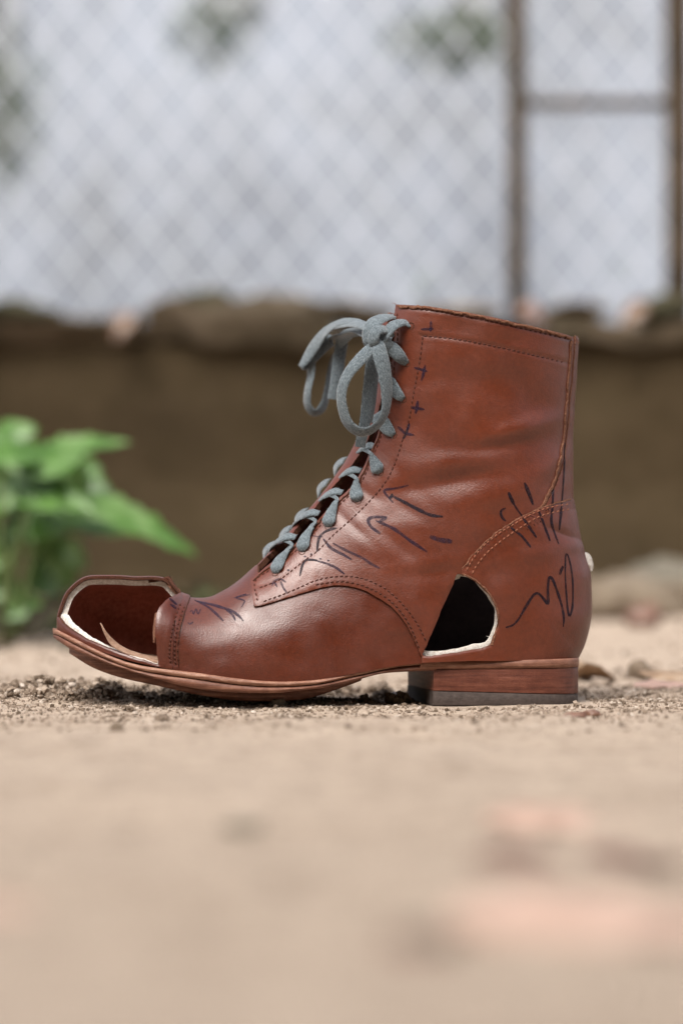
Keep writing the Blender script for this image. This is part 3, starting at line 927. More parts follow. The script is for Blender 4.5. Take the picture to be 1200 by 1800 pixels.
for cu, cv, ang, sl, sw, amp in [
        (905, 757, -18, 75, 16, 1.5), (862, 785, -10, 60, 16, -1.3), (800, 812, -8, 80, 22, 1.2), (790, 845, -12, 90, 16, -1.0),
        (850, 875, -14, 90, 20, 1.0), (800, 925, -6, 90, 24, 0.9), (820, 690, -25, 80, 30, -0.7), (760, 1008, -7, 60, 9, -0.5), (750, 990, -7, 70, 10, 0.4),
        (930, 700, 60, 60, 30, -0.8), (960, 820, -35, 50, 16, 0.8), (720, 900, 30, 40, 14, -0.5), (660, 960, 20, 60, 22, 0.6), (650, 870, 35, 30, 10, -0.4),
        (450, 1120, 5, 110, 30, 0.5), (560, 1090, -6, 90, 30, 0.6), (930, 975, -12, 60, 9, 0.5), (985, 942, 25, 30, 8, -0.8), (900, 1060, 20, 60, 40, 0.4),
        (700, 640, 80, 80, 10, 0.5), (860, 640, 10, 110, 18, 0.35), (700, 960, 40, 40, 12, -0.5), (620, 925, 42, 60, 9, -0.4)]:
    ca, sa = math.cos(R(ang)), math.sin(R(ang))
    du, dv = U - cu, V - cv
    p_, r_ = du * ca + dv * sa, -du * sa + dv * ca
    disp += amp * 0.0015 * np.exp(-(p_ / sl) ** 2 - (r_ / sw) ** 2)
disp += 0.0012 * noise2(U / 70 + V / 160, V / 44, 51) + 0.0004 * noise2(U / 31 - V / 60, V / 20 + U / 90, 52)
for kk, row in ROWS.items():
    d = seg_dist(row[::2], U, V, closed=False)
    disp += -0.00035 * np.exp(-(d / 3.2) ** 2) + 0.00010 * np.exp(-((d - 7) / 4.0) ** 2)
env = np.clip(s_par / 2, 0, 1)[:, None]
near_mask = (QS >= 0)
dispn = disp * env
SURF = BASE + NRM * dispn[..., None]
NR2 = grid_normals(SURF)
if NR2[NS // 3, NT + NT // 2, 1] > 0: NR2 = -NR2
NR2[:2] = NRM[:2]

def clip_grid(D):
    """keep D >= 0; vertices as (index a, index b, weight), faces as index lists"""
    ns, nq = D.shape
    flat = D.reshape(-1)
    ins = D >= 0
    allin = ins[:-1, :-1] & ins[1:, :-1] & ins[1:, 1:] & ins[:-1, 1:]
    anyin = ins[:-1, :-1] | ins[1:, :-1] | ins[1:, 1:] | ins[:-1, 1:]
    vid = {}; va = []; vb = []; vw = []
    def gv(i):
        if i not in vid:
            vid[i] = len(va); va.append(i); vb.append(i); vw.append(0.0)
        return vid[i]
    def ev(i, j):
        k_ = (i, j) if i < j else (j, i)
        if k_ not in vid:
            i, j = k_
            t = flat[i] / (flat[i] - flat[j])
            vid[k_] = len(va); va.append(i); vb.append(j); vw.append(float(np.clip(t, 0.02, 0.98)))
        return vid[k_]
    faces = []
    for i, j in np.argwhere(anyin):
        c = (i * nq + j, (i + 1) * nq + j, (i + 1) * nq + j + 1, i * nq + j + 1)
        if allin[i, j]:
            faces.append([gv(int(x)) for x in c])
        else:
            out = []
            for k_ in range(4):
                p_, n_ = int(c[k_]), int(c[(k_ + 1) % 4])
                pi, ni = flat[p_] >= 0, flat[n_] >= 0
                if pi: out.append(gv(p_))
                if pi != ni: out.append(ev(p_, n_))
            if len(out) >= 3: faces.append(out)
    return np.array(va), np.array(vb), np.array(vw), faces

def shell(name, D, off, thick, mats, parent=None, fray=0.0, roundr=0.0005, seed=0):
    """leather panel: grid clipped by D (pixels), lifted off, given thickness; materials: outer, rim, inner"""
    if fray:
        D = D + fray * (noise2(U / 3.0, V / 3.0, seed + 61) * 2 + noise2(U / 9.0, V / 9.0, seed + 62))
    va, vb, vw, faces = clip_grid(D)
    def lerp(A):
        A = A.reshape(-1, A.shape[-1]) if A.ndim == 3 else A.reshape(-1)
        x, y = A[va], A[vb]
        ww = vw[:, None] if A.ndim == 2 else vw
        return x + (y - x) * ww
    P = lerp(SURF); Nn = lerp(NR2)
    Nn /= np.maximum(np.linalg.norm(Nn, axis=1, keepdims=True), 1e-9)
    dd = np.maximum(lerp(D), 0)
    off = lerp(off) if isinstance(off, np.ndarray) else np.full(len(P), off)
    o_off = off - roundr * np.exp(-(dd / 2.2) ** 2)
    outer = P + Nn * o_off[:, None]
    inner = P + Nn * (off - thick)[:, None]
    n = len(P)
    cnt = {}
    for f in faces:
        for x, y in zip(f, f[1:] + f[:1]):
            k_ = (x, y) if x < y else (y, x)
            cnt[k_] = None if k_ in cnt else (x, y)
    # winding: make outer faces look outwards
    f0 = faces[len(faces) // 2]
    nn = np.cross(outer[f0[1]] - outer[f0[0]], outer[f0[2]] - outer[f0[0]])
    flip = np.dot(nn, Nn[f0[0]]) < 0
    F = []; fm = []
    for f in faces:
        F.append(f[::-1] if flip else f); fm.append(0)
    for f in faces:
        g = [x + n for x in f]
        F.append(g if flip else g[::-1]); fm.append(2)
    for v_ in cnt.values():
        if v_ is None: continue
        x, y = v_
        F.append([x, y, y + n, x + n] if flip else [y, x, x + n, y + n]); fm.append(1)
    o = mesh_obj(name, np.vstack([outer, inner]), F, mats, parent if parent is not None else boot, True, fm, R(40))
    return o

# outlines in photo pixels
EYE = [(697, 536), (694, 560), (692, 600), (687, 650), (684, 695), (666, 760), (652, 795), (627, 847), (587, 887), (553, 923), (510, 967), (470, 997), (441, 1020)]
LOW = [(447, 1069), (470, 1064), (520, 1048), (570, 1033), (600, 1030), (633, 1036), (660, 1049), (687, 1067), (707, 1090), (723, 1117), (733, 1139), (741, 1156)]
COLLAR = [(697, 535), (752, 539), (807, 547), (860, 557), (908, 568), (960, 580), (1000, 591), (1016, 603)]
eye_c = catmull(EYE, 8); low_c = catmull(LOW, 8); col_c = catmull(COLLAR, 8)
HOLE = np.array([(804, 1007)] + catmull([(806, 1009), (833, 1021), (856, 1043), (871, 1070), (873, 1097), (864, 1124), (862, 1134)], 6).tolist() + [(845, 1139), (827, 1143), (783, 1150), (742, 1154), (742, 1152)] + [(752, 1128), (777, 1067), (799, 1018)])
HOLE_IN = np.array([(809, 1016)] + catmull([(810, 1011), (834, 1023), (855, 1045), (869, 1071), (870, 1097), (862, 1122), (858, 1129)], 6).tolist() + [(840, 1133), (820, 1137), (783, 1144), (752, 1145), (738, 1142)] + [(745, 1128), (771, 1066), (794, 1020)])
TOECUT = np.array([(40, 1084), (100, 1083)] + catmull([(106, 1086), (118, 1100), (147, 1119), (190, 1139), (227, 1152), (262, 1163), (278, 1168)], 5).tolist() + catmull([(277, 1150), (274, 1120), (274, 1092), (279, 1072), (289, 1058), (301, 1050), (318, 1042)], 5).tolist() + [(330, 1020), (330, 940), (40, 940)])
TOECUT_IN = np.array([(40, 1080), (108, 1079)] + catmull([(113, 1087), (122, 1099), (150, 1118), (190, 1138), (227, 1150), (262, 1161), (277, 1166)], 5).tolist() + catmull([(279, 1150), (276, 1120), (276, 1092), (281, 1072), (290, 1059), (301, 1052), (318, 1044)], 5).tolist() + [(330, 1020), (330, 940), (40, 940)])
CAP = catmull([(345, 1015), (337, 1040), (332, 1055), (322, 1083), (315, 1113), (312, 1145), (314, 1172), (316, 1210)], 6)

BIG = 1e3
def keep_out(poly, near_only=True, qlim=None):
    d = -seg_dist(poly, U, V)
    if near_only:
        ridge = (0.012 - QS) * 900 if qlim is None else (qlim - QS) * 900
        d = np.maximum(d, ridge)
    return d
hole_d = keep_out(HOLE) + 1.6 * noise2(U / 5, V / 5, 201) + 2.2 * noise2(U / 13, V / 13, 202)
hole_in_d = keep_out(HOLE_IN) + 2.0 * noise2(U / 6, V / 6, 203) + 3.2 * noise2(U / 17, V / 17, 204)
toe_d = keep_out(TOECUT, qlim=0.01) + 1.2 * noise2(U / 5, V / 5, 205) + 1.6 * noise2(U / 14, V / 14, 206)
toe_in_d = keep_out(TOECUT_IN, qlim=-0.01) + 1.5 * noise2(U / 6, V / 6, 207) + 2.4 * noise2(U / 16, V / 16, 208)

# vamp
vp = np.array([(297, 940), (447, 940), (452, 1010), (480, 1045), (520, 1030), (570, 1012), (605, 1008), (640, 1014), (675, 1030), (705, 1060), (730, 1100), (752, 1150), (756, 1260), (297, 1260)])
D = np.minimum(np.minimum(seg_dist(vp, U, V), toe_d), hole_d)
vamp = shell('vamp', D, 0.0, 0.0018, [M['vamp'], M['raw'], M['inner']], fray=0.15)
# toe cap
cp = np.array(CAP.tolist() + [(316, 1300), (0, 1300), (0, 900), (345, 900)])
D = np.minimum(seg_dist(cp, U, V), toe_d)
cap = shell('toe_cap', D, 0.0012, 0.0021, [M['vamp'], M['raw_dark'], M['inner']], fray=0.2)
# quarters
qp = np.array(col_c.tolist()[:-1] + [(1016, 603), (1080, 620), (1080, 1260), (742, 1260)] + low_c.tolist()[::-1] + eye_c.tolist()[::-1][:-1])
Dq = seg_dist(qp, U, V)
quarter = shell('quarter', np.minimum(np.minimum(Dq, hole_d), (QS + .0) * 900), 0.0017, 0.0020, [M['leather'], M['raw_dark'], M['inner']], fray=0.35)
quarter_far = shell('quarter', np.minimum(Dq, (-QS) * 900), 0.0017, 0.0020, [M['leather'], M['raw'], M['inner']], fray=0.3)
# heel counter panel
ct = np.array(catmull([(806, 1008), (812, 998), (832, 972), (858, 946), (890, 922), (930, 900), (960, 888), (985, 880), (1012, 875)], 6).tolist() + [(1080, 870), (1080, 1260), (740, 1260), (740, 1154)] )
ct = np.array(ct.tolist() + [(760, 1120), (790, 1050)])
Dc = seg_dist(ct, U, V)
counter = shell('heel_counter', np.minimum(np.minimum(Dc, hole_d), np.where(QS >= 0, QS * 900 + 5, QS * 0 - 5)), 0.0034, 0.0018, [M['leather'], M['raw'], M['inner']], fray=0.3)
counter_far = shell('heel_counter', np.minimum(Dc, np.where(QS <= 0, 5 - QS * 900, -5)), 0.0034, 0.0018, [M['leather'], M['raw'], M['inner']], fray=0.3)
# back stay
bs = np.array(catmull([(1004, 590), (1001, 640), (995, 720), (988, 790), (976, 840), (958, 880), (946, 900)], 6).tolist() + [(1080, 920), (1080, 620), (1016, 603)])
Db = seg_dist(bs, U, V)
stay = shell('back_stay', np.minimum(Db, np.where(QS >= 0, 5, -5)), 0.0028, 0.0014, [M['leather'], M['raw'], M['inner']], fray=0.5)
stay_far = shell('back_stay', np.minimum(Db, np.where(QS <= 0, 5, -5)), 0.0028, 0.0014, [M['leather'], M['raw'], M['inner']], fray=0.5)
# lining with stiffener: one inner shell
ln = np.array([(x, y + 9) for x, y in col_c.tolist()[:-1]] + [(1080, 620), (1080, 1300), (0, 1300), (0, 900), (436, 900), (446, 1030)] + [(x + 5, y + 3) for x, y in eye_c.tolist()[::-1][:-1]])
D = np.minimum(np.minimum(seg_dist(ln, U, V), hole_in_d), toe_in_d)
SP = s_par[:, None] + 0 * QS
toe_lining = shell('toe_lining', np.minimum(D, (8.6 - SP) * 60), -0.0010, 0.0031, [M['white'], M['white'], M['inner']], fray=0.4, roundr=0.0003)
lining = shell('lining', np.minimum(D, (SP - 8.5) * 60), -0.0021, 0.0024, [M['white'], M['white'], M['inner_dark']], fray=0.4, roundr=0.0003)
# tongue
tg = np.array(catmull([(428, 1022), (434, 1000), (458, 982), (493, 951), (507, 939), (532, 909), (550, 892), (569, 868), (592, 845), (625, 803), (646, 766), (668, 700), (676, 620), (680, 552)], 5).tolist() + [(640, 548), (300, 548), (300, 1022)])
D = np.where(QS >= 0, seg_dist(tg, U, V), seg_dist(tg, U - 34, V - 22))
tongue = shell('tongue', np.minimum(D, (s_par[:, None] - 10.0 + 0 * QS) * 40), -0.0005, 0.0034, [M['leather'], M['raw_dark'], M['inner']], fray=0.8)

# --- ray casting from the photo's eye point onto the near panels
def bvh_of(objs):
    V_, F_, own = [], [], []
    for o in objs:
        base = len(V_)
        V_ += [v.co.copy() for v in o.data.vertices]
        for p in o.data.polygons:
            F_.append([base + i for i in p.vertices]); own.append(o)
    return BVHTree.FromPolygons(V_, F_), own
NEAR = [vamp, cap, quarter, counter, stay]
bvh, owners = bvh_of(NEAR)
eye_l = Vector((SY * -DC, CY * -DC, CAMH))        # camera in boot space
def cast(u, v):
    t = Vector(lpx(u, v, 0.0))
    d = (t - eye_l).normalized()
    loc, nrm, fi, dist = bvh.ray_cast(eye_l, d)
    if loc is None: return None
    if nrm.dot(d) > 0: nrm = -nrm
    return loc, nrm, owners[fi]

# --- stitching
def stitches(name, row, mat, pitch=8.8, L=0.0022, Wd=0.00046, parent=boot):
    pts = resample(row, pitch)
    V_, F_ = [], []
    for i in range(len(pts) - 1):
        u, v = (pts[i] + pts[i + 1]) / 2
        h = cast(u, v); h2 = cast(*pts[i + 1]); h1 = cast(*pts[i])
        if not (h and h1 and h2): continue
        t = (h2[0] - h1[0])
        if t.length > 0.006: continue
        t.normalize()
        nrm = h[1]
        b = nrm.cross(t).normalized()
        t2 = (t + b * 0.18).normalized(); b = nrm.cross(t2).normalized()
        c = h[0]
        o = len(V_)
        for k_, f in ((-.5, .12), (-.36, .8), (0, 1.0), (.36, .8), (.5, .12)):
            lift = 0.00022 * (1 - (2 * k_) ** 2) - 0.00005
            for aa in range(6):
                an = 2 * math.pi * aa / 6
                V_.append(c + t2 * (L * k_) + b * (Wd * f * math.cos(an)) + nrm * (lift + Wd * 0.8 * f * math.sin(an)))
        for r_ in range(4):
            for aa in range(6):
                F_.append((o + r_ * 6 + aa, o + r_ * 6 + (aa + 1) % 6, o + (r_ + 1) * 6 + (aa + 1) % 6, o + (r_ + 1) * 6 + aa))
    o = mesh_obj(name, V_, F_, mat, parent)
    tag(o, kind='stuff')
    return o
for kk, row in ROWS.items():
    par = cap if kk.startswith('cap') else counter if kk.startswith('counter') else quarter
    stitches('stitching', row, M['thread_pale'] if kk in ('counter_high', 'counter_low') else M['thread'], parent=par, **(dict(pitch=7.5, L=0.0019, Wd=0.00055) if kk.startswith('cap') else {}))

# --- marker strokes
def ink(pts, wpx, mat, taper=0.5, smooth=True):
    P = catmull(pts, 8) if smooth and len(pts) > 2 else np.asarray(pts, float)
    P = resample(P, 2.5)
    n = len(P)
    V_, F_ = [], []
    prev = None; hit = None
    for i in range(n):
        t = P[min(i + 1, n - 1)] - P[max(i - 1, 0)]
        t = t / max(np.linalg.norm(t), 1e-9)
        nn = np.array([-t[1], t[0]])
        s = i / max(n - 1, 1)
        ww = wpx * (0.75 + 0.5 * float(noise2(P[i][0] / 11, P[i][1] / 11, 77)) + 0.15) * (1 - taper * (abs(2 * s - 1) ** 4))
        cur = []
        for f in (-.5, -.25, 0, .25, .5):
            h = cast(P[i][0] + nn[0] * ww * f, P[i][1] + nn[1] * ww * f)
            if h is None: cur = None; break
            cur.append(h[0] + h[1] * 0.00014); hit = hit or h[2]
        if cur is not None and prev is not None and (cur[2] - V_[prev + 2]).length > 0.005:
            prev = None
        if cur is None: prev = None; continue
        b = len(V_); V_ += cur
        if prev is not None:
            for j in range(4): F_.append((prev + j, prev + j + 1, b + j + 1, b + j))
        prev = b
    if not F_: return
    mesh_obj('marker_stroke', V_, F_, M[mat], hit)
I, S_, F_t = 'ink', 'ink_soft', 'ink_faint'
ink([(778, 908), (765, 907), (750, 903), (720, 888), (690, 872)], 7, I)
ink([(718, 853), (697, 858), (677, 861), (676, 866), (684, 876), (691, 884)], 4.5, S_)
ink([(690, 872), (684, 876), (690, 868)], 5, I)
ink([(750, 970), (735, 960), (720, 950), (700, 935), (687, 927), (660, 915)], 6, S_)
ink([(680, 909), (657, 909), (647, 914), (652, 926), (668, 938)], 6, S_)
ink([(666, 917), (680, 910)], 6, F_t)
ink([(755, 943), (773, 949), (794, 952)], 9, F_t)
ink([(667, 999), (650, 990), (637, 981), (607, 967), (585, 955)], 5, F_t)
ink([(618, 984), (605, 976), (593, 970), (580, 962), (568, 947)], 5.5, S_)
ink([(592, 928), (580, 931), (568, 937), (560, 948), (557, 970)], 5, I)
ink([(540, 940), (556, 943), (568, 944)], 2, S_)
ink([(605, 1009), (592, 999), (580, 993), (565, 988), (553, 985)], 4.5, S_)
ink([(558, 985), (546, 984), (537, 985), (531, 995), (527, 1013)], 4.5, I)
for u, v in ((563, 982), (577, 985), (547, 974), (507, 1002), (536, 978)):
    ink([(u - 2.5, v), (u + 2.5, v + 0.5)], 4.5, S_, 0.8)
ink([(478, 1030), (482, 1022), (493, 1018), (503, 1024)], 3.5, F_t)
ink([(482, 1022), (487, 1032)], 3.5, F_t)
ink([(493, 1022), (500, 1038)], 4, F_t)
ink([(499, 1034), (505, 1044)], 4, F_t)
# crosses beside the eyelets
for a_, b_ in (((757, 564), (756, 583)), ((739, 579), (762, 578)), ((747, 641), (740, 670)), ((727, 646), (751, 653)), ((734, 704), (730, 728)), ((722, 716), (746, 720)), ((719, 744), (715, 757)), ((699, 750), (712, 763)), ((710, 762), (728, 765))):
    ink([a_, ((a_[0] + b_[0]) / 2 + .6, (a_[1] + b_[1]) / 2), b_], 5.5, S_, 0.8)
ink([(719, 744), (714, 760), (708, 772)], 4.5, I, 0.6)
# strokes over the counter seam
ink([(888, 893), (880, 898), (881, 908), (888, 916)], 4.5, I)
ink([(897, 927), (907, 935), (917, 943), (932, 962)], 5, I)
ink([(893, 865), (897, 875), (903, 887)], 6, I)
ink([(903, 887), (910, 898), (917, 907)], 4, I)
ink([(918, 910), (930, 927), (942, 945)], 6, I)
ink([(921, 848), (929, 868), (936, 887)], 6, I)
ink([(946, 898), (950, 908), (957, 927), (966, 951)], 5, I)
ink([(972, 849), (971, 868), (970, 893), (968, 915), (973, 935), (981, 956)], 4.5, I)
ink([(992, 779), (991, 815), (989, 850), (986, 890)], 3.5, I)
ink([(986, 890), (984, 912), (982, 932)], 5, I)
# the two signs on the heel
ink([(888, 1103), (900, 1099), (910, 1089), (923, 1067), (936, 1047), (945, 1043), (955, 1053), (962, 1061), (962, 1037), (964, 1016), (970, 1018), (978, 1038), (987, 1067), (990, 1087), (989, 1102)], 5, I)
ink([(983, 1010), (985, 1003), (989, 995)], 5.5, I)
ink([(993, 1003), (993, 978), (996, 974), (1001, 990), (1005, 1015), (1006, 1040), (1005, 1067), (1000, 1083), (997, 1072), (995, 1050), (993, 1022), (992, 990)], 3.5, I)
# strokes on the vamp and cap
ink([(342, 1055), (355, 1061), (367, 1068), (380, 1079), (393, 1092)], 4.5, S_)
ink([(347, 1057), (364, 1061), (380, 1065), (407, 1074), (420, 1083), (428, 1092)], 5, S_)
ink([(395, 1070), (408, 1080), (414, 1091)], 4, S_)
ink([(433, 1044), (422, 1048), (415, 1051), (428, 1055), (430, 1058), (424, 1068)], 2.5, S_)
ink([(411, 1051), (440, 1045)], 2, F_t)
ink([(298, 1052), (304, 1057), (311, 1063)], 4, S_)
ink([(299, 1062), (305, 1066), (310, 1070)], 4, S_)
ink([(334, 1076), (338, 1073), (340, 1080), (345, 1070), (348, 1080), (353, 1070)], 2.5, F_t)
ink([(330, 1094), (334, 1097), (340, 1093)], 2.5, F_t)

# --- sole: welt, outsole, half sole, heel
def zline(pts, yl):
    """near edge line in photo pixels -> height as a function of local x"""
    c = catmull(pts, 6)
    L3 = np.array([lpx(u, v, yl) for u, v in c])
    o = np.argsort(L3[:, 0])
    return lambda x: np.interp(x, L3[o, 0], L3[o, 2])
def wline(tab, yl=-0.04):
    t = np.array([(lpx(u, 1180, yl)[0], h) for u, h in tab])
    return lambda x: np.interp(x, t[:, 0], t[:, 1])
def xl(u, yl=-0.04): return float(lpx(u, 1180, yl)[0])

def sole_layer(name, x0, x1, hw, ztop, zbot, mat, parent=None, toe_r=0.0, heel_r=0.0, n=120, bev=0.0007, slant=0.0, twist=None, pw=2.4, bulge=0.0004, rough=0.00025, seed=3):
    """slab between two height lines, plan half width hw(x), rounded ends"""
    tt = np.linspace(0, 1, n)
    xs = x0 + (x1 - x0) * (0.5 - 0.5 * np.cos(tt * math.pi))
    rings = []
    for x in xs:
        h = float(hw(x))
        if toe_r: h *= max(0.0, 1 - max(0, (x0 + toe_r - x) / toe_r) ** pw) ** (1 / pw) if x < x0 + toe_r else 1
        if heel_r: h *= max(0.0, 1 - max(0, (x - (x1 - heel_r)) / heel_r) ** pw) ** (1 / pw) if x > x1 - heel_r else 1
        zt, zb = float(ztop(x)), float(zbot(x))
        tw = twist(x) if twist else 0.0
        b = min(bev, (zt - zb) * .3, max(h * .5, 1e-5))
        prof = []
        h = max(h, 1e-5)
        jt = rough * 2 * float(noise2(x * 260, 1.3, seed)); jb = rough * 2 * float(noise2(x * 260, 7.3, seed))
        for f in np.linspace(-1, 1, 9): prof.append((f * (h - b), zt))
        prof += [(h - b * .3, zt - b * .3), (h + min(bulge, h) + jt, zt - b - (zt - zb - 2 * b) * .3), (h + min(bulge, h) + jb, zb + b + (zt - zb - 2 * b) * .3), (h - b * .3, zb + b * .3)]
        for f in np.linspace(1, -1, 9): prof.append((f * (h - b), zb))
        prof += [(-(h - b * .3), zb + b * .3), (-(h + min(bulge, h) + jb), zb + b + (zt - zb - 2 * b) * .3), (-(h + min(bulge, h) + jt), zt - b - (zt - zb - 2 * b) * .3), (-(h - b * .3), zt - b * .3)]
        fr = 1 - (x - x0) / (x1 - x0)
        rings.append([(x - slant * (y + h) / (2 * h) * fr, y, z + tw * y) for y, z in prof])
    m = len(rings[0])
    V_ = [v for r_ in rings for v in r_]
    F_ = []
    for i in range(n - 1):
        for j in range(m):
            F_.append((i * m + j, i * m + (j + 1) % m, (i + 1) * m + (j + 1) % m, (i + 1) * m + j))
    F_.append(tuple(range(m))[::-1]); F_.append(tuple((n - 1) * m + j for j in range(m)))
    o = mesh_obj(name, V_, F_, mat, parent if parent is not None else boot, True, sharp=R(50))
    bm = bmesh.new(); bm.from_mesh(o.data)
    bmesh.ops.recalc_face_normals(bm, faces=bm.faces[:])
    bm.to_mesh(o.data); bm.free()
    return o
WTOP = [(90, 1108), (103, 1112), (130, 1124), (180, 1148), (230, 1166), (280, 1175), (347, 1183), (413, 1192), (480, 1198), (553, 1196), (620, 1184), (687, 1170), (737, 1164), (780, 1163)]
WMID = [(90, 1118), (103, 1121), (130, 1134), (180, 1157), (230, 1175), (280, 1185), (347, 1194), (413, 1203), (480, 1207), (553, 1204), (620, 1191), (687, 1177), (737, 1171), (780, 1171)]
WBOT = [(90, 1124), (103, 1131), (130, 1146), (190, 1168), (247, 1186), (313, 1204), (363, 1213), (413, 1217), (480, 1218), (520, 1215), (580, 1208), (620, 1199), (670, 1186), (720, 1182), (780, 1180)]
zt_, zm_, zb_ = zline(WTOP, -.046), zline(WMID, -.046), zline(WBOT, -.046)
HW = wline([(60, .040), (200, .0425), (300, .0470), (380, .0490), (450, .0490), (520, .0465), (600, .0415), (680, .0375), (745, .0360), (800, .0365), (1030, .0365)])
xtoe = xl(93, -.004)
welt = sole_layer('welt', xtoe, xl(775), lambda x: HW(x), zt_, lambda x: zm_(x) + 0.0002, M['welt'], toe_r=0.062, n=150)
outsole = sole_layer('outsole', xtoe + 0.0003, xl(768), lambda x: HW(x) - 0.0004, lambda x: zm_(x) - 0.0002, zb_, M['outsole'], toe_r=0.062, n=150, seed=8)
ball = np.array([(u, v) for u, v in WBOT])
HB = [(120, 1150), (163, 1176), (213, 1193), (280, 1206), (350, 1220), (413, 1229), (480, 1231), (540, 1226), (600, 1208), (650, 1190)]
zh_ = zline(HB, -.02)
half = sole_layer('half_sole', xl(122, -.0), xl(640), lambda x: HW(x) - 0.016, lambda x: zb_(x) + 0.0006, lambda x: np.minimum(zh_(x), zb_(x) - 0.001), M['outsole'], toe_r=0.055, n=110, twist=lambda x: -0.05 * max(0.0, min(1.0, (xl(330) - x) / 0.06)), seed=12)
# heel
HWh = lambda x: 0.0365
xh1 = xl(1017, -.008)
def hl(v0, v1, u0=760, u1=1017, y=-.034):
    a_, b_ = lpx(u0, v0, y), lpx(u1, v1, y)
    return lambda x: a_[2] + (b_[2] - a_[2]) * (x - a_[0]) / (b_[0] - a_[0])
seat = sole_layer('heel_seat', xl(738, -.036), xh1, HWh, hl(1162, 1158), hl(1176, 1174), M['seat'], heel_r=0.040, n=70, pw=2.6, seed=21)
heel = empty('heel', (0, 0, 0)); heel.parent = boot
stack = sole_layer('heel_stack', xl(762, -.036), xh1 - 0.0003, lambda x: HWh(x) - .0004, lambda x: hl(1176, 1174)(x) - 0.0001, hl(1214, 1221), M['stack'], parent=heel, heel_r=0.040, n=70, pw=2.6, slant=0.006, seed=22, bulge=0.0001)
lift = sole_layer('heel_lift', xl(761, -.036), xh1 - 0.0006, lambda x: HWh(x) - .0005, lambda x: hl(1214, 1221)(x) - 0.0001, lambda x: min(0.0, 0.0) + 0.0 * x + 0.0, M['rubber'], parent=heel, heel_r=0.040, n=70, pw=2.6, slant=0.006, seed=23, bulge=0.0002)
# insole
IT = [(90, 1100), (103, 1104), (130, 1114), (180, 1136), (230, 1152), (280, 1160), (347, 1172), (413, 1184), (480, 1189), (553, 1186), (620, 1175), (687, 1162), (737, 1155), (800, 1153), (1030, 1153)]
zi_ = zline(IT, -.03)
HI = wline([(60, .036), (200, .0385), (300, .0420), (380, .0430), (450, .0430), (520, .0410), (600, .0370), (680, .0340), (745, .0325), (1030, .0325)])
insole = sole_layer('insole', xl(112, 0), xl(1000, 0), HI, zi_, lambda x: zi_(x) - 0.0025, M['insole'], toe_r=0.05, heel_r=0.036, n=110, seed=31, rough=0.0)

# --- torn bits of the cut edges
FUZZ = []
def sliver(name, ctrl, mat, parent, thick=0.0007):
    return ribbon(name, ctrl, mat, parent, thick)
def ribbon(name, ctrl, mat, parent, thick=0.0008, nseg=9, flat=0.4):
    """flat band through (point, normal, width) controls"""
    A = np.array([list(p) + list(Vector(n_).normalized()) + [w_] for p, n_, w_ in ctrl], float)
    C = catmull(A, nseg)
    m = 12
    V_, F_, UVs = [], [], []
    L = 0.0
    for i in range(len(C)):
        p = Vector(C[i, :3]); t = Vector(C[min(i + 1, len(C) - 1), :3] - C[max(i - 1, 0), :3]).normalized()
        nn = Vector(C[i, 3:6]); nn = (nn - t * nn.dot(t)).normalized()
        b = t.cross(nn)
        w_ = max(C[i, 6], 1e-5)
        if i: L += (p - Vector(C[i - 1, :3])).length
        for k_ in range(m):
            an = 2 * math.pi * k_ / m
            cx_, sx_ = math.cos(an), math.sin(an)
            xx = math.copysign(abs(cx_) ** 0.5, cx_) * w_ / 2
            yy = math.copysign(abs(sx_) ** flat, sx_) * thick / 2
            yy += thick * 0.18 * (float(noise2(L * 300, xx * 500, 5)))
            yy -= (0.0006 if w_ > .004 else 0.0) * (cx_ ** 2 - .4)
            V_.append(p + b * xx + nn * yy); UVs.append((L, xx))
    for i in range(len(C) - 1):
        for k_ in range(m):
            F_.append((i * m + k_, i * m + (k_ + 1) % m, (i + 1) * m + (k_ + 1) % m, (i + 1) * m + k_))
    F_.append(tuple(range(m))[::-1]); F_.append(tuple((len(C) - 1) * m + k_ for k_ in range(m)))
    if mat is M['lace']: FUZZ.append((V_, m))
    o = mesh_obj(name, V_, F_, mat, parent, True, sharp=R(45))
    uvl = o.data.uv_layers.new(name='UVMap')
    li = np.zeros(len(o.data.loops), dtype=np.int32); o.data.loops.foreach_get('vertex_index', li)
    uvl.data.foreach_set('uv', np.array(UVs)[li].astype(np.float32).reshape(-1))
    return o
def P3(u, v, y): return Vector(lpx(u, v, y))
sliver('peeled_strip', [(P3(268, 1158, -.034), (0, -.3, 1), .0075), (P3(245, 1152, -.036), (0, -.4, 1), .0065), (P3(222, 1144, -.037), (-.2, -.5, 1), .005), (P3(200, 1131, -.037), (-.5, -.6, .8), .0035), (P3(186, 1113, -.036), (-.8, -.6, .4), .0018), (P3(177, 1095, -.034), (-.9, -.5, .2), .0003)], M['insole'], boot)
sliver('cut_flap', [(P3(262, 1023, .003), (0, .1, 1), .004), (P3(282, 1020, .002), (0, .1, 1), .0045), (P3(299, 1015, 0), (0, .1, 1), .003)], M['raw_dark'], cap, 0.0016)
sliver('cut_flap', [(P3(297, 1016, 0), (1, -.4, .5), .002), (P3(306, 1029, -.003), (1, -.5, .5), .003), (P3(317, 1043, -.006), (1, -.5, .5), .002)], M['raw_dark'], cap, 0.0014)
sliver('cut_flap', [(P3(275, 1078, -.036), (-1, -.6, 0), .002), (P3(272, 1105, -.041), (-1, -.5, 0), .003), (P3(271, 1130, -.044), (-1, -.5, 0), .0005)], M['raw'], cap, 0.0010)
sliver('torn_lining', [(P3(1020, 976, .010), (.4, -1, .2), .004), (P3(1030, 982, .011), (.5, -1, .2), .0072), (P3(1037, 992, .012), (.8, -.8, .2), .0052), (P3(1038, 1004, .012), (.8, -.8, .2), .001)], M['white'], boot, 0.0012)

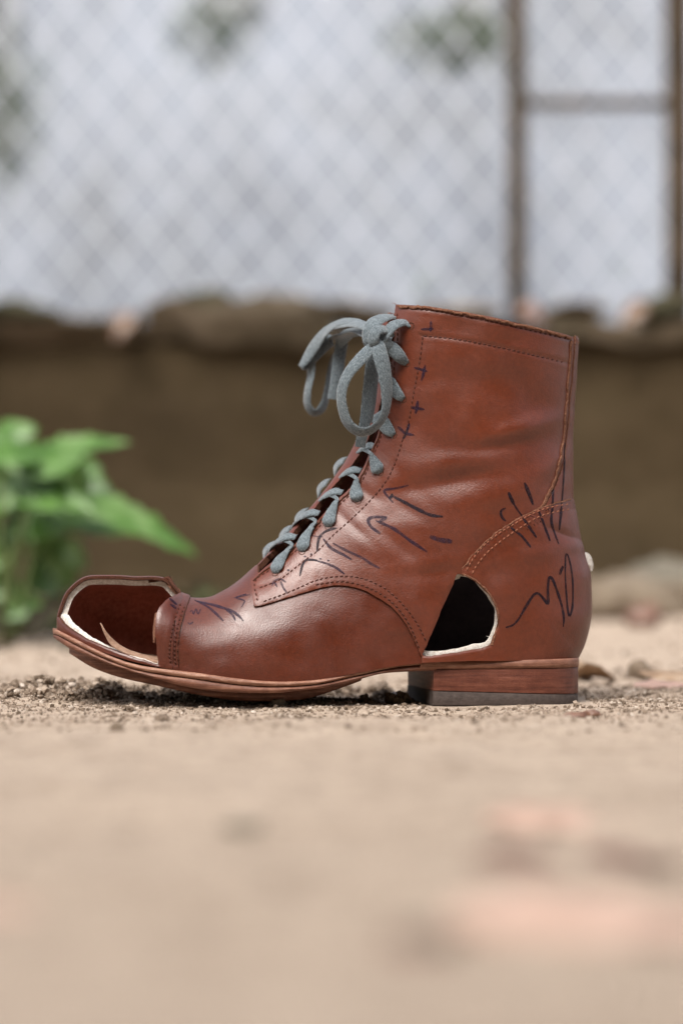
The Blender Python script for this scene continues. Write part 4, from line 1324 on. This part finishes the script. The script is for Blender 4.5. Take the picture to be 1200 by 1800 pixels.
# --- loose threads on the cut edges
rt = random.Random(5)
for (u, v), n_ in (((866, 1122), 2), ((845, 1140), 2), ((870, 1060), 1), ((745, 1150), 2), ((300, 1022), 2), ((277, 1072), 1), ((317, 1044), 3), ((236, 1156), 1), ((447, 1068), 2), ((697, 536), 2), ((1012, 600), 2)):
    for _ in range(n_):
        h = cast(u, v) or cast(u + 4, v + 4) or cast(u, v + 6)
        if not h: continue
        d = (h[1] * .5 + Vector((rt.gauss(0, .7), rt.gauss(0, .4), rt.gauss(.2, .7)))).normalized()
        L = rt.uniform(.0015, .0035)
        bd = Vector((rt.gauss(0, 1), rt.gauss(0, 1), rt.gauss(0, 1))) * L * .3
        pts = [h[0] + d * (L * t) + bd * (t * t) for t in (0, .3, .6, 1)]
        Vv, Ff = tube(pts, [.00011, .0001, .00009, .00005], 5)
        mesh_obj('loose_thread', Vv, Ff, M['white'] if v > 1030 and u > 700 else M['thread_pale'], h[2])

# --- raw cut edges that show their fibre
def raw_edge(pts, w_, th, mat, parent, step=7, jit=0.9):
    ctrl = []
    for u, v in resample(catmull(pts, 6), step):
        h = cast(u + jit * random.uniform(-1, 1), v + jit * random.uniform(-1, 1))
        if h: ctrl.append((h[0] + h[1] * th * 0.2, h[1], w_ * random.uniform(.75, 1.25)))
    ribbon('raw_edge', ctrl, mat, parent, th, 4)
raw_edge([(1003, 600), (1000, 640), (994, 720), (987, 790), (975, 840), (957, 880), (949, 893)], .0017, .0012, M['raw'], stay)
raw_edge([(812, 1000), (832, 974), (858, 948), (890, 924), (930, 902), (960, 890), (985, 882), (1002, 878)], .0008, .0006, M['raw'], counter)
raw_edge([(334, 1050), (330, 1061), (322, 1083), (315, 1113), (312, 1145), (314, 1168)], .0008, .0006, M['raw_dark'], cap, 5, .4)
raw_edge([(812, 1009), (835, 1020), (858, 1042), (873, 1070), (875, 1097), (866, 1124), (864, 1134)], .0011, .0008, M['raw'], counter, 5, .5)
raw_edge([(700, 539), (752, 542), (807, 550), (860, 560), (908, 571), (960, 583), (1000, 594)], .0014, .0016, M['raw'], quarter, 5, 1.3)
raw_edge([(693, 546), (690, 600), (686, 650), (683, 695), (668, 758), (655, 793), (631, 846), (591, 887), (557, 922), (514, 967), (474, 997), (446, 1021)], .0008, .0010, M['raw_dark'], quarter)

# --- laces
lace = empty('lace', (0, 0, 0)); lace.parent = boot
def at_near(u, v, lift):
    h = None
    while h is None:                       # walk in from the open edge until leather is met
        h = cast(u, v); u += 1.2; v += 0.8
    return h[0] + h[1] * lift, h[1]
def mirror(p): return Vector((p.x, -p.y, p.z))
EYELET = [(722, 573), (715, 639), (709, 702), (692, 765), (668, 831), (629, 881), (577, 926), (531, 970), (484, 1008)]
EDGE = [(690, 566), (688, 610), (684, 672), (670, 740), (650, 796), (622, 838), (590, 876), (549, 913), (508, 955)]
LW = 0.0060
def near_edge(u, v, lift, inset=6):
    # a point on the leather just inside the eyestay edge
    return at_near(u + inset, v + 3, lift)
def hole_ring(p, nrm):
    V_, F_ = [], []
    t = nrm.orthogonal().normalized(); b = nrm.cross(t)
    n_ = 14
    for r_, z_ in ((.0013, -.0006), (.0016, .0002), (.0020, .0001)):
        for k_ in range(n_):
            an = 2 * math.pi * k_ / n_
            V_.append(p + t * (r_ * math.cos(an)) + b * (r_ * math.sin(an)) + nrm * z_)
    for r_ in range(2):
        for k_ in range(n_):
            F_.append((r_ * n_ + k_, r_ * n_ + (k_ + 1) % n_, (r_ + 1) * n_ + (k_ + 1) % n_, (r_ + 1) * n_ + k_))
    F_.append(tuple(range(n_)))
    mesh_obj('eyelet_hole', V_, F_, M['raw_dark'], quarter)
for i, ((eu, ev_), (gu, gv_)) in enumerate(zip(EYELET, EDGE)):
    p0, n0 = at_near(eu, ev_, -0.0006)
    hole_ring(at_near(eu, ev_, 0.0)[0], n0)
    if i >= 1:
        for far in (False, True):
            mm = mirror if far else (lambda p: p)
            pm_, nm_ = at_near(eu + (gu - eu) * .42, ev_ + (gv_ - ev_) * .42, 0.0017)
            pe, ne = near_edge(gu, gv_, 0.0016, 4)
            pd = P3(gu - 13, gv_ - 8, -.012)
            ctrl = [(p0 - n0 * .0012, n0, .0016), (p0 + (pm_ - p0) * .10 + n0 * .0012, n0, .0052), (p0 + (pm_ - p0) * .38 + n0 * .0019, n0, .0077), (pm_ + (pm_ - p0) * .0, nm_, .0066), (pe + (pm_ - pe) * .40, ne, .0042), (pe, ne, .0020), (pd, Vector((-.5, -.6, .6)), .0030)]
            if i in (1, 2, 3):
                ctrl = [(p0 - n0 * .0012, n0, .0016), (p0 + (pm_ - p0) * .2 + n0 * .0014, n0, .0048), (pm_, nm_, .0072), (pe + (pm_ - pe) * .3, ne, .0080), (pe, ne, .0078), (pd, Vector((-.5, -.6, .6)), .006)]
            ctrl = [(mm(p), mm(Vector(n_)), w_) for p, n_, w_ in ctrl]
            ribbon('lace_strand', ctrl, M['lace'], lace)
    # strand crossing the opening towards the far side
    if i >= 1:
        au, av = gu + 9, gv_ - 14
        cu, cv = gu - 22, gv_ - 2
        pa = P3(au + 3, av + 3, -.0165)
        pb = P3(gu - 6, gv_ - 12, -.0135)
        pc = P3(cu - 4, cv + 2, -.003)
        pdn = P3(cu - 9, cv + 18, .010)
        pf, nf = at_near(eu, ev_, 0.0016)
        up = Vector((-.62, -.30, .72))
        ribbon('lace_strand', [(pa, up, .0040), (pb, up, LW * 1.1), (pc, up, LW * .95), (pdn, Vector((-.6, .3, .7)), LW), (mirror(pf), mirror(nf), .004)], M['lace'], lace)

# strands running down the far side, seen past the tongue
for u, v in ((592, 824), (563, 862), (524, 914), (497, 944), (468, 972)):
    ribbon('lace_strand', [(P3(u + 14, v - 16, .010), Vector((-.6, -.3, .7)), .006), (P3(u + 2, v - 8, .016), Vector((-.75, -.35, .5)), .0078), (P3(u - 4, v + 6, .021), Vector((-.8, -.4, .3)), .0076), (P3(u + 4, v + 20, .026), Vector((-.7, .3, .2)), .005)], M['lace'], lace)
# bow
cam_n = Vector((0.05, -1, 0.05))
def bow(name, pts, th=0.0008):
    return ribbon(name, [(P3(u, v, y), n_, w_ * .93) for u, v, y, n_, w_ in pts], M['lace'], lace, th)
bow('knot', [(694, 556, -.019, (-.1, -.7, .8), .0055), (676, 557, -.026, (-.2, -.7, .8), .0085), (657, 567, -.031, (-.4, -.8, .5), .010), (649, 586, -.033, (-.4, -.9, .1), .0095), (652, 606, -.032, (-.2, -.9, -.3), .008), (664, 618, -.026, (0, -.6, -.8), .006)], 0.0012)
e1_, _n = at_near(722, 573, -0.001)
bow('knot', [(722, 573, float(e1_.y), (-.2, -.6, .9), .003), (709, 566, -.0285, (-.1, -.7, .8), .0062), (692, 571, -.031, (-.3, -.8, .6), .0075), (678, 586, -.033, (-.5, -.8, .3), .0072), (668, 603, -.0325, (-.4, -.9, .1), .006)], 0.0011)
bow('knot', [(664, 604, -.031, (0, -1, .1), .006), (676, 598, -.033, (.2, -1, .1), .006), (686, 612, -.031, (.4, -.9, 0), .006), (676, 622, -.028, (.3, -.9, -.2), .006)], 0.0011)
p_e, n_e = at_near(715, 639, -0.0004); 
ribbon('lace_strand', [(P3(678, 605, -.031), Vector((.3, -1, .1)), .006), (P3(690, 613, -.031), Vector((.3, -1, -.1)), .0075), (P3(703, 627, -.0305), Vector((.2, -1, -.2)), .0068), (p_e, n_e, .0028)], M['lace'], lace)
bow('bow_loop', [
    (657, 618, -.033, (.0, -1, .1), .005), (663, 606, -.0365, (.0, -1, .2), .0080), (670, 630, -.0385, (.2, -1, .1), .0094), (677, 660, -.038, (.35, -.95, .05), .0088),
    (680, 694, -.0365, (.5, -.85, 0), .0080), (676, 727, -.035, (.6, -.7, -.3), .0070), (658, 752, -.0345, (.35, -.6, -.7), .0072), (634, 760, -.034, (-.1, -.65, -.75), .0078),
    (611, 744, -.034, (-.5, -.65, -.55), .0076), (600, 710, -.035, (-.65, -.75, -.1), .0070), (601, 682, -.036, (-.6, -.8, .1), .0070), (612, 656, -.037, (-.5, -.85, .2), .0074),
    (630, 634, -.0375, (-.35, -.9, .3), .0080), (650, 614, -.0365, (-.2, -.95, .3), .0074), (661, 602, -.033, (-.2, -.9, .4), .006), (666, 596, -.027, (-.2, -.9, .4), .005)])
bow('lace_end', [(655, 610, -.028, (0, -1, 0), .006), (653, 640, -.029, (.35, -.8, -.5), .0082), (648, 685, -.027, (.4, -.75, -.6), .0084), (643, 735, -.025, (.4, -.75, -.6), .0082), (637, 765, -.024, (.35, -.8, -.5), .0078), (633, 786, -.023, (.3, -.8, -.4), .0070)])
bow('lace_end', [(662, 612, -.022, (.9, -.5, 0), .007), (661, 660, -.022, (.9, -.4, 0), .0075), (657, 705, -.021, (.9, -.4, 0), .0075), (650, 742, -.021, (.9, -.4, 0), .007)])
bow('bow_loop', [
    (655, 580, -.020, (-.2, -.5, .9), .007), (636, 571, -.006, (-.2, -.5, .9), .008), (612, 569, 0.016, (-.3, -.6, .8), .0085), (586, 574, 0.037, (-.5, -.7, .7), .0105), (563, 596, 0.050, (-.7, -.7, .5), .0115),
    (547, 628, 0.056, (-.8, -.7, .2), .0095), (546, 658, 0.057, (-.85, -.6, 0), .0070), (540, 688, 0.057, (-.85, -.6, -.1), .0066), (541, 714, 0.059, (-.7, -.6, -.5), .0066), (554, 726, 0.060, (0, -.6, -.8), .0070), (569, 712, 0.062, (.7, -.7, -.2), .0075),
    (576, 680, 0.062, (.85, -.6, 0), .0065), (582, 640, 0.059, (.85, -.6, .1), .0060), (594, 605, 0.046, (.6, -.7, .4), .007), (622, 584, 0.016, (.2, -.6, .8), .007), (648, 590, -.012, (0, -.8, .5), .007)])
bow('lace_end', [(640, 580, 0.012, (-.2, -1, .2), .007), (606, 590, 0.040, (-.2, -1, .2), .0075), (597, 625, 0.046, (.05, -1, 0), .0078), (592, 665, 0.046, (.05, -1, 0), .0078), (586, 702, 0.046, (.05, -1, 0), .0075)])

bow('bow_loop', [(646, 574, -.004, (-.2, -.5, .9), .007), (622, 566, .012, (-.3, -.6, .8), .008), (597, 567, .028, (-.4, -.6, .8), .010), (572, 583, .042, (-.6, -.6, .6), .0115), (552, 608, .050, (-.7, -.7, .4), .0105), (537, 632, .054, (-.8, -.7, .2), .0075), (529, 645, .055, (-.8, -.7, 0), .004),
    (540, 640, .058, (.6, -.8, 0), .006), (560, 618, .060, (.6, -.8, .2), .008), (585, 596, .052, (.4, -.8, .3), .008), (615, 584, .030, (.2, -.8, .4), .007)])
bow('knot', [(690, 586, -.026, (.2, -.9, .4), .005), (674, 578, -.034, (0, -.9, .5), .0065), (660, 582, -.037, (-.3, -.9, .3), .007), (656, 600, -.0375, (-.2, -1, 0), .0065), (662, 614, -.035, (0, -.9, -.4), .005)], 0.0011)

# cotton fibres standing off the laces
rf = random.Random(3)
HV, HF = [], []
for V_, m in FUZZ:
    nr = len(V_) // m
    cen = [sum((Vector(V_[i * m + k_]) for k_ in range(m)), Vector()) / m for i in range(nr)]
    Ln = sum((cen[i + 1] - cen[i]).length for i in range(nr - 1))
    for _ in range(int(Ln * 3500)):
        i = rf.randrange(nr); k_ = rf.randrange(m)
        p = Vector(V_[i * m + k_]).lerp(Vector(V_[i * m + (k_ + 1) % m]), rf.random())
        d = (p - cen[i]).normalized() + Vector((rf.gauss(0, .7), rf.gauss(0, .7), rf.gauss(0, .7)))
        d.normalize()
        L = rf.uniform(.0004, .0013)
        side = d.cross(Vector((rf.gauss(0, 1), rf.gauss(0, 1), rf.gauss(0, 1)))).normalized() * .00004
        bend = Vector((rf.gauss(0, 1), rf.gauss(0, 1), rf.gauss(0, 1))) * (L * .25)
        b = len(HV)
        q1 = p + d * (L * .5) + bend * .4; q2 = p + d * L + bend
        HV += [p - side, p + side, q1 + side * .8, q1 - side * .8, q2]
        HF += [(b, b + 1, b + 2, b + 3), (b + 3, b + 2, b + 4)]
fz_o = mesh_obj('cotton_fuzz', HV, HF, M['lace_fibre'], lace, smooth=False)
tag(fz_o, kind='stuff')
